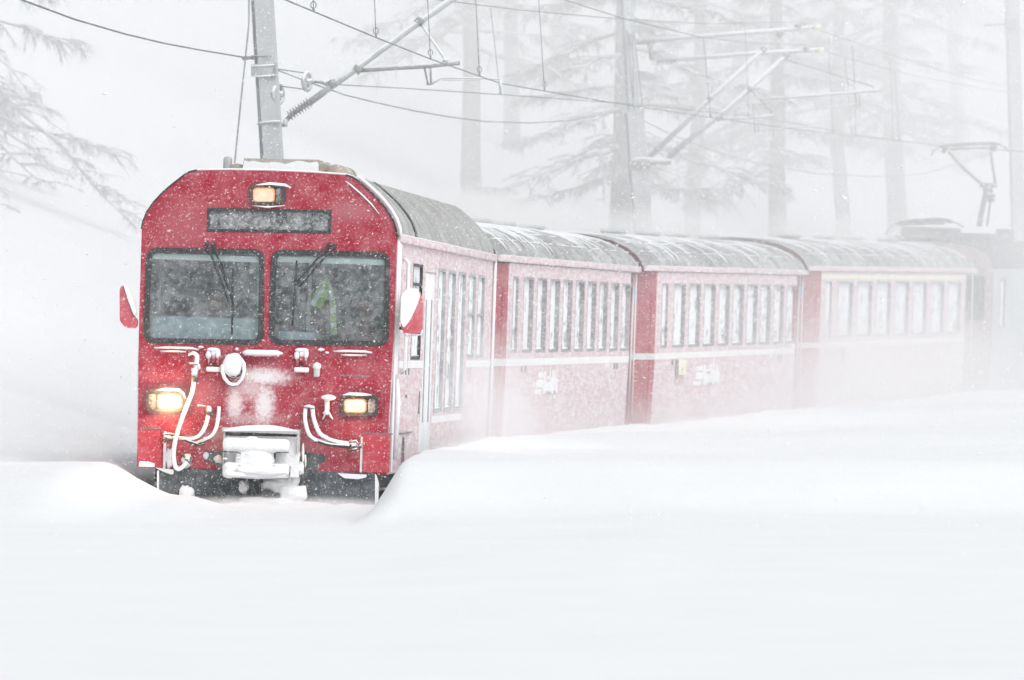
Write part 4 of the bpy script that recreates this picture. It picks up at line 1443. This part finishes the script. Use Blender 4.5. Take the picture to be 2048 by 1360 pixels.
for pts, r in (([(1310, 80), (1460, 68), (1636, 54)], .042), ([(1352, 119), (1500, 107), (1645, 99)], .042)):
    mpart(m2, MB().tube(apts(pts, D2), r, 8), 'top_tube', 'arm')
q = MB().tube(apts([(1628, 55), (1642, 53)], D2), .05, 8).tube(apts([(1634, 101), (1648, 99)], D2), .05, 8)
mpart(m2, q, 'end_cap', 'yellow')
for pts in ([(1322, 292), (1420, 198), (1528, 97)], [(1364, 291), (1450, 222), (1573, 110)]):
    mpart(m2, MB().tube(apts(pts, D2), .046, 8), 'cantilever_tube', 'arm')
for pts, r in (([(1521, 199), (1640, 190), (1747, 181), (1762, 180)], .026), ([(1438, 238), (1500, 236), (1546, 231)], .024)):
    mpart(m2, MB().tube(apts(pts, D2), r, 7), 'steady_tube', 'arm')
q = MB().tube(apts([(1568, 118), (1660, 146), (1748, 174)], D2), .014, 6).tube(apts([(1500, 178), (1544, 226)], D2), .016, 6)
mpart(m2, q, 'hanger', 'arm_dark')
for x0, x1, y0, y1 in ((1508, 1516, 238, 264), (1711, 1719, 186, 214)):
    q = MB().tube(apts([(x0, y0), (x0 + 3, y1), (x1, y1), (x1 - 1, y0)], D2), .014, 6)
    mpart(m2, q, 'drop_bracket', 'arm_dark')
q = MB().tube(apts([(1516, 262), (1585, 255), (1626, 253), (1627, 263)], D2), .012, 6)
q.tube(apts([(1718, 206), (1660, 215), (1608, 223), (1604, 231)], D2), .012, 6)
mpart(m2, q, 'registration_arm', 'arm')
q = MB()
for x, y in ((1420, 197), (1500, 178), (1573, 112), (1527, 99), (1596, 52), (1612, 98), (1559, 68), (1438, 236)):
    q.tube(apts([(x - 4, y - 4), (x + 4, y + 4)], D2), .06, 7)
mpart(m2, q, 'clamp', 'arm_dark')

D3 = 191.0
b3 = base_on_ground(2036, 460, 2022, 0, D3)
m3 = empty('catenary_mast', Matrix.Translation(b3))
tag(m3, 'farthest catenary mast, nearly white, at the right edge beyond the pantograph', 'mast', MG)
q = MB()
hbeam(q, b3, at(2021, -110, D3), .27, .265, .25, rot=10)
mpart(m3, q, 'pole', 'mast')
q = MB().tube(apts([(2032, 48), (2000, 47), (1968, 50)], D3), .04, 7).tube(apts([(1968, 50), (1955, 75), (1948, 98)], D3), .016, 5)
mpart(m3, q, 'cantilever_tube', 'arm')
q = MB().box(at(2010, 60, D3) + Vector((0, -.2, 0)), at(2036, 34, D3) + Vector((0, .2, 0)), .02)
mpart(m3, q, 'bracket', 'arm_dark')

WG = 'overhead wires of the railway'
def lerp3(keys, px):
    for (a, b) in zip(keys, keys[1:]):
        if a[0] <= px <= b[0]:
            t = (px - a[0]) / (b[0] - a[0])
            return tuple(a[i] + (b[i] - a[i]) * t for i in range(3))
    return keys[-1]

A_KEYS = [(420, -56, 82.5), (572, 0, 88.0), (752, 75, 99), (861, 118, 106.5), (959, 152, 113), (1002, 167, 116.6), (1222, 205, 127), (1395, 231, 138), (1520, 249, 147.5), (1627, 263, 156), (1900, 293, 174), (2270, 320, 191)]
B_KEYS = [(655, 168, 116), (830, 178, 122), (1000, 189, 129), (1250, 207, 140), (1400, 222, 148), (1542, 238, 156), (1700, 268, 163), (1880, 292, 173), (2250, 315, 190)]
def wire(name, keys, r, label, cat='overhead wire', m='wire'):
    o = MB().tube([at(*k) for k in keys], r, 6).build(name, M[m])
    return tag(o, label, cat, WG)
wa = wire('contact_wire', A_KEYS, .0085, 'contact wire slanting from the top edge above the cab car, carrying ringed droppers')
wb = wire('contact_wire', B_KEYS, .008, 'second contact wire starting at the near mast pulley and running right')
M1K = [(760, -22, 112), (880, 0, 118), (1040, 20, 126), (1240, 38, 137), (1420, 48, 146), (1594, 44, 156), (1660, 68, 160), (1830, 125, 172), (1940, 158, 182), (2060, 182, 192)]
M2K = [(1000, -58, 116), (1130, 0, 124), (1250, 38, 132), (1400, 74, 142), (1500, 86, 149), (1612, 90, 156), (1700, 118, 162), (1830, 152, 173), (1960, 176, 184), (2060, 190, 192)]
wm1 = wire('messenger_wire', M1K, .0075, 'upper messenger wire passing above the long top tube of the twin-cantilever mast')
wm2 = wire('messenger_wire', M2K, .0075, 'messenger wire slanting down across the trunks to the lower top tube')
def drop(parent, xs, keys, ring=True, top=None):
    for x0, x1, ytop in xs:
        x, y, d = lerp3(keys, x1)
        q = MB().tube([at(x0, ytop, d), at((x0 + x1) / 2 + .5, (ytop + y) / 2, d), at(x1, y, d)], .0055, 5)
        o = q.build('dropper', M['wire'], parent)
        if ring:
            c = at(x1, y - 13, d)
            rr_ = [c + Vector((.028 * math.cos(a), .008 * math.cos(a), .036 * math.sin(a))) for a in [2 * math.pi * i / 12 for i in range(12)]]
            MB().tube(rr_, .006, 5, closed=True).build('ring', M['wire'], o)
        MB().tube([at(x1, y - 7, d), at(x1, y + 1, d)], .014, 6).build('dropper_clip', M['wire'], o)
drop(wa, [(624, 627, -60), (746, 752, -60), (851, 861, -70), (947, 959, -80), (1073, 1089, -60)], A_KEYS)
drop(wa, [(1407, 1421, 76), (1657, 1665, 72), (1705, 1712, 92), (1780, 1786, 117)], A_KEYS, ring=False)
drop(wb, [(981, 1000, 16), (1264, 1267, 40), (1490, 1497, 50), (1690, 1703, 112), (1790, 1798, 140)], B_KEYS, ring=False)
fk1 = [(-220, -112, 92), (45, 0, 100), (150, 39, 103.5), (250, 68, 107), (330, 87, 109.6), (400, 100, 112), (490, 115, 116)]
wire('feeder_cable', fk1, .011, 'sagging cable from the top left corner to a bracket on the near mast', 'overhead wire', 'wire_snow')
fk2 = [(614, 163, 116), (690, 190, 120), (760, 207, 124), (830, 222, 128), (900, 234, 132), (970, 243, 136), (1060, 246, 141), (1140, 241, 147), (1240, 223, 156)]
wire('feeder_cable', fk2, .009, 'cable sagging between the near mast and the twin-cantilever mast', 'overhead wire', 'wire_snow')
fk3 = [(1284, 240, 156), (1340, 268, 160), (1420, 300, 166), (1520, 328, 172), (1640, 348, 178), (1740, 353, 182), (1850, 348, 187), (2030, 290, 191)]
wire('feeder_cable', fk3, .009, 'faint cable sagging from the twin-cantilever mast low across the white slope', 'overhead wire', 'wire_snow')
jk = [(1690, 116, 158), (1692, 155, 158), (1698, 170, 158), (1704, 172, 158), (1709, 165, 158), (1707, 130, 158), (1704, 92, 158)]
wire('jumper_cable', jk, .009, 'short U-shaped jumper cable hanging between the two messenger wires', 'overhead wire')

# ------------------------------------------------------------------ larches
def larch_meshes(seed, height, tr, nl, spread, droop, low, twig=.011, leaf=1.0):
    rnd = random.Random(seed)
    tk = MB()
    bend = [Vector((rnd.uniform(-.12, .12), rnd.uniform(-.12, .12), 0)) for _ in range(8)]
    tp = []
    p = Vector((0, 0, -1.0))
    for i in range(9):
        tp.append(p.copy())
        p = p + Vector((0, 0, (height + 1) / 8)) + (bend[i] if 0 < i < 8 else Vector((0, 0, 0)))
    tk.tube(tp, [tr * (1.2 if i == 0 else 1 - .88 * i / 8) for i in range(9)], 9)
    def trunk_at(z):
        t = (z + 1) / (height + 1) * 8
        i = min(7, max(0, int(t)))
        return tp[i].lerp(tp[i + 1], t - i)
    cr = MB()
    def spike(a, b, r):
        a, b = Vector(a), Vector(b)
        t = (b - a)
        u = t.orthogonal().normalized() * r
        w = t.normalized().cross(u)
        cr.add([a + u, a - .5 * u + .87 * w, a - .5 * u - .87 * w, b], [(0, 1, 3), (1, 2, 3), (2, 0, 3)])
    for k in range(nl):
        f = (k + rnd.random()) / nl
        z0 = low + (height - low) * f ** 1.05
        ang = k * 2.399 + rnd.uniform(-.5, .5)
        ln = spread * (1 - .75 * f) * rnd.uniform(.55, 1.1)
        d = Vector((math.cos(ang), math.sin(ang), 0))
        dr_ = droop * rnd.uniform(.5, 1.4)
        pts, c = [], trunk_at(z0)
        n = 7
        for i in range(n + 1):
            t = i / n
            wob = Vector((rnd.uniform(-.06, .06), rnd.uniform(-.06, .06), rnd.uniform(-.05, .05))) * ln * .35
            pts.append(c + d * ln * t + Vector((0, 0, -dr_ * ln * (t ** 1.3) + .22 * ln * t * t)) + (wob if i else Vector()))
        cr.tube(pts, [max(.010, .045 * (ln / 3) * (1 - .85 * i / n)) for i in range(n + 1)], 4, caps=False, smooth=False)
        for j in range(int(10 + ln * 7)):
            t = rnd.uniform(.12, 1)
            i = min(n - 1, int(t * n))
            a = pts[i].lerp(pts[i + 1], t * n - i)
            side = d.cross(Vector((0, 0, 1))) * rnd.choice((-1, 1))
            l2 = ln * rnd.uniform(.12, .34) * (1.15 - .5 * t)
            b_ = a + (side * rnd.uniform(.3, 1) + d * rnd.uniform(.1, .8)).normalized() * l2 + Vector((0, 0, -rnd.uniform(.05, .55) * l2))
            mid = a.lerp(b_, .5) + Vector((0, 0, .08 * l2))
            cr.tube([a, mid, b_], [twig * 1.25, twig, twig * .5], 3, caps=False, smooth=False)
            for q_ in range(int(9 * leaf)):
                tt = rnd.uniform(.1, 1)
                s_ = (a.lerp(mid, tt * 2) if tt < .5 else mid.lerp(b_, tt * 2 - 1))
                e_ = s_ + Vector((rnd.uniform(-.5, .5), rnd.uniform(-.5, .5), rnd.uniform(-1.25, .1))).normalized() * rnd.uniform(.06, .30) + (b_ - a) * rnd.uniform(0, .25)
                spike(s_, e_, twig * rnd.uniform(.45, .8))
                if rnd.random() < .5:
                    m_ = s_.lerp(e_, .5)
                    spike(m_, m_ + Vector((rnd.uniform(-.6, .6), rnd.uniform(-.6, .6), rnd.uniform(-.8, .3))).normalized() * rnd.uniform(.04, .14), twig * .5)
    return tk, cr

VARIANTS = {}
def larch(variant, px, d, label, rz=0.0, sc=1.0, group='larches on the slope', dz=0.0):
    if variant not in VARIANTS:
        a, b = larch_meshes(*variant)
        t = a.build('trunk', M['bark'])
        c = b.build('crown', M['twig'], recalc=False)
        VARIANTS[variant] = (t.data, c.data)
        bpy.data.objects.remove(t)
        bpy.data.objects.remove(c)
    x = (px - 1024) * d / FPX
    e = empty('larch_tree', Matrix.Translation((x, d, ground_z(x, d) + dz)) @ Matrix.Rotation(rz, 4, 'Z') @ Matrix.Scale(sc, 4))
    tag(e, label, 'tree', group)
    for nm, me in zip(('trunk', 'crown'), VARIANTS[variant]):
        o = bpy.data.objects.new(nm, me)
        COL.objects.link(o)
        o.parent = e
    return e
#          seed  h    r    n  spread droop low
VL = (11, 12.0, .22, 110, 4.6, .80, .8, .012, 1.5)
VA = (21, 16.0, .24, 58, 3.2, .42, 3.4, .016, 1.2)
VB = (22, 15.0, .21, 52, 3.0, .45, 3.8, .016, 1.1)
VC = (23, 18.0, .28, 66, 3.6, .40, 3.2, .016, 1.2)
VD = (24, 14.0, .14, 26, 2.2, .60, 4.6, .016, 1.0)
larch(VL, -265, 156, 'larch at the left edge with drooping frosted boughs reaching into view', .4, 1.05)
larch(VA, 942, 190, 'larch whose thick trunk stands behind the near mast registration arm', 1.0)
larch(VB, 1024, 204, 'larch just right of the thick trunk, its boughs crossing the droppers', 2.2)
larch(VC, 1236, 172, 'broad larch trunk directly left of the twin-cantilever mast', .2)
larch(VD, 703, 235, 'thin bare larch trunk above the near mast cantilever, second from the mast', 3.0)
larch(VD, 588, 250, 'thin faint larch trunk closest to the near mast, right of its top', 1.1)
larch(VD, 757, 242, 'slender larch trunk between the thin trunks and the cantilever tube', 4.0, .8)
larch(VD, 880, 232, 'slender larch trunk behind the upper end of the near cantilever tube', 5.0)
larch(VB, 1384, 196, 'larch behind the diagonal struts of the twin-cantilever mast', 3.3)
larch(VA, 1556, 190, 'larch behind the outer end of the twin cantilevers', 2.5)
larch(VB, 1688, 205, 'larch behind the U-shaped jumper cable', .9)
larch(VC, 1795, 208, 'large pale larch left of the raised pantograph', 4.1)
larch(VA, 1480, 225, 'pale larch between the two diagonal struts, farther up the slope', 5.2, 1.1)
larch(VB, 1920, 235, 'faint larch above the raised pantograph', .3, 1.1)
larch(VA, 1120, 222, 'pale larch in the gap between the paired trunks and the broad trunk', 1.9, 1.1)
larch(VC, 1640, 245, 'farthest faint larch high behind the cantilever end caps', 2.9, 1.0)

# ------------------------------------------------------------------ snow in the air
def flakes(name, label, boxes, size, seed):
    g = np.random.default_rng(seed)
    allv, allf = [], []
    base = np.array([(1, 0, 0), (-1, 0, 0), (0, 1, 0), (0, -.5, .87), (0, -.5, -.87)], float)
    tri = np.array([(0, 2, 3), (0, 3, 4), (0, 4, 2), (1, 3, 2), (1, 4, 3), (1, 2, 4)])
    off = 0
    for (y0, y1, n, xa, xb, za, zb) in boxes:
        y = y0 + (y1 - y0) * g.random(n)
        k = y / y1
        x = xa + (xb - xa) * g.random(n)
        z = za + (zb - za) * g.random(n)
        p = np.stack([x, y, z], 1)
        s = size * np.exp(g.normal(0, .42, n))
        ax = s[:, None] * np.stack([.55 + .5 * g.random(n), .55 + .5 * g.random(n), .55 + .5 * g.random(n)], 1)
        ln = 1.3 + 2.6 * g.random(n) ** 2                          # driven clumps are longer along the wind
        v = base[None] * ax[:, None, :]
        v[:, :, 0] *= ln[:, None]
        th = R(24) + g.normal(0, .5, n)
        c, sn_ = np.cos(th), np.sin(th)
        vx = v[:, :, 0] * c[:, None] - v[:, :, 2] * sn_[:, None]
        vz = v[:, :, 0] * sn_[:, None] + v[:, :, 2] * c[:, None]
        v[:, :, 0], v[:, :, 2] = vx, vz
        v += p[:, None, :] + g.normal(0, 1, v.shape) * (s * .12)[:, None, None]
        allv.append(v.reshape(-1, 3))
        allf.append((tri[None] + off + (np.arange(n) * 5)[:, None, None]).reshape(-1, 3))
        off += n * 5
    V, F = np.concatenate(allv), np.concatenate(allf)
    me = bpy.data.meshes.new(name)
    me.vertices.add(len(V))
    me.vertices.foreach_set('co', V.ravel())
    me.loops.add(F.size)
    me.loops.foreach_set('vertex_index', F.ravel().astype(np.int32))
    me.polygons.add(len(F))
    me.polygons.foreach_set('loop_start', np.arange(0, F.size, 3, dtype=np.int32))
    me.update(calc_edges=True)
    me.materials.append(M['flake'])
    o = bpy.data.objects.new(name, me)
    COL.objects.link(o)
    tag(o, label, kind='stuff')
    return o
near = []
for y0, y1, dens in ((22, 40, 3), (40, 55, 5), (55, 70, 15), (70, 90.7, 70)):
    hw, hh = y1 * .058 + 1.2, y1 * .039 + .6
    n = int(dens * (y1 - y0) * 2 * hw * (CAM_Z + hh + .2))
    near.append((y0, y1, n, -hw, hw, .3 if y0 < 60 else .1, CAM_Z + hh))
flakes('snowfall', 'snowflakes driven across in front of the train', near, .0020, 5)
farb = []
for y0, y1, dens in ((92, 120, 18), (120, 150, 8), (150, 185, 3)):
    hw, hh = y1 * .058 + 1.5, y1 * .039 + 1
    n = int(dens * (y1 - y0) * 2 * hw * (CAM_Z + hh))
    farb.append((y0, y1, n, -hw, hw, .1, CAM_Z + hh))
flakes('snowfall', 'snowflakes falling around the carriages and masts', farb, .0030, 6)

# ---- powder whirled up by the train and the squall behind it
def puff(loc_, scale_, density, ns, label, rz=0.0, edge=(.36, .66), stretch=None):
    bm = bmesh.new()
    bmesh.ops.create_icosphere(bm, subdivisions=3, radius=1)
    me = bpy.data.meshes.new('blowing_snow')
    bm.to_mesh(me)
    bm.free()
    me.materials.append(volume_mat('powder_cloud', density, ns, True, edge=edge, stretch=stretch))
    o = bpy.data.objects.new('blowing_snow', me)
    COL.objects.link(o)
    o.location = loc_
    o.scale = scale_
    o.rotation_euler = (0, 0, rz)
    tag(o, label, kind='stuff')
    return o

def along(s, r, z):
    x, y = track_xy(s, r)
    return (x, y, rail_z(y) + z)

def squall(name, x0, x1, y0, y1, z0, z1, dens, label):
    me = bpy.data.meshes.new(name)
    b = MB().box((x0, y0, z0), (x1, y1, z1))
    o = b.build(name, volume_mat('squall_air', dens, None, False))
    tag(o, label, kind='stuff')
    return o
squall('drifting_snow', -30, 60, 96.0, 190, -.8, 16, .0060, 'veil of drifting snow over the rear of the train')
squall('drifting_snow', -42, 76, 187.0, 275, -1.0, 18, .0150, 'thickest veil of drifting snow far up the slope')
squall('drifting_snow', -36, 66, 133.0, 260, -.9, 17, .0120, 'thicker veil of drifting snow among the larches')

puff(along(30, 2.2, .45), (1.6, 13, .9), .14, .55, 'powder whirled up along the foot of the second carriage', -R(6))
puff(along(21, 1.9, .9), (.9, 8, 1.3), .34, .5, 'powder curling along the lower side of the cab car', -R(3.5))
puff(along(52, 2.4, .5), (2.0, 12, .9), .11, .5, 'powder whirled up along the foot of the third carriage', -R(9))
puff(along(70, 2.6, .9), (2.8, 16, 2.0), .26, .4, 'powder hiding the lower half of the fourth carriage', -R(11.5))
puff(along(92, 3.0, 1.4), (4.5, 15, 3.4), .20, .3, 'powder cloud around the locomotive', -R(14))
puff(along(31.0, 1.6, 1.3), (.5, 1.4, 1.2), .55, 1.0, 'puff of powder at the front end of the second carriage', -R(6))
puff(along(51.3, 1.7, .7), (.45, 1.2, .55), .9, 1.2, 'puff of powder at the front end of the third carriage', -R(9))
puff(along(40, .2, 3.62), (1.2, 14, .38), .48, .6, 'powder blown off the second carriage roof', -R(6))
puff(along(61, .2, 3.6), (1.3, 13, .38), .48, .6, 'powder blown off the third carriage roof', -R(9))
puff(along(80, .2, 3.6), (1.4, 13, .46), .30, .5, 'powder blown off the fourth carriage roof', -R(11.5))
puff(along(16, -2.6, 1.0), (1.4, 6, 1.6), .05, .5, 'grey powder beside the left flank of the cab car', -R(3))
puff(along(10.35, .15, .06), (1.9, .8, .18), 4.0, 1.6, 'powder boiling at the foot of the snow plough', 0, (.22, .62))

puff(along(8.0, -2.9, .52), (1.9, 2.6, .20), .7, 1.0, 'powder smoking off the left bank', 0, (.25, .65))
puff(along(12.5, 2.6, .62), (1.3, 6, .20), .5, .8, 'powder smoking off the right bank', -R(2), (.25, .65))
puff(along(40, 4.6, .62), (2.8, 26, .26), .22, .5, 'powder streaming over the snow field beside the carriages', -R(7), (.25, .65))
_g = CTL_M @ Vector((*P(338, 802), 0)).xzy
puff((_g.x, _g.y - .22, _g.z), (.32, .20, .27), 1.3, None, 'powder puff added to give the left headlight an orange halo')  # small cloud added only to spread the lamp's light into a halo
puff(along(12.2, -1.8, .45), (.55, 2.6, .7), .35, 1.0, 'powder in the gap between the cab car and the left bank', -R(2), (.25, .65))
# haze: one even box of air round the whole place
hz_ = MB().box((-275, -120, -1.6), (300, 505, 62))
tag(hz_.build('haze', volume_mat('haze_air', .0003, None, False)), 'even snowy air over the whole place', kind='stuff')
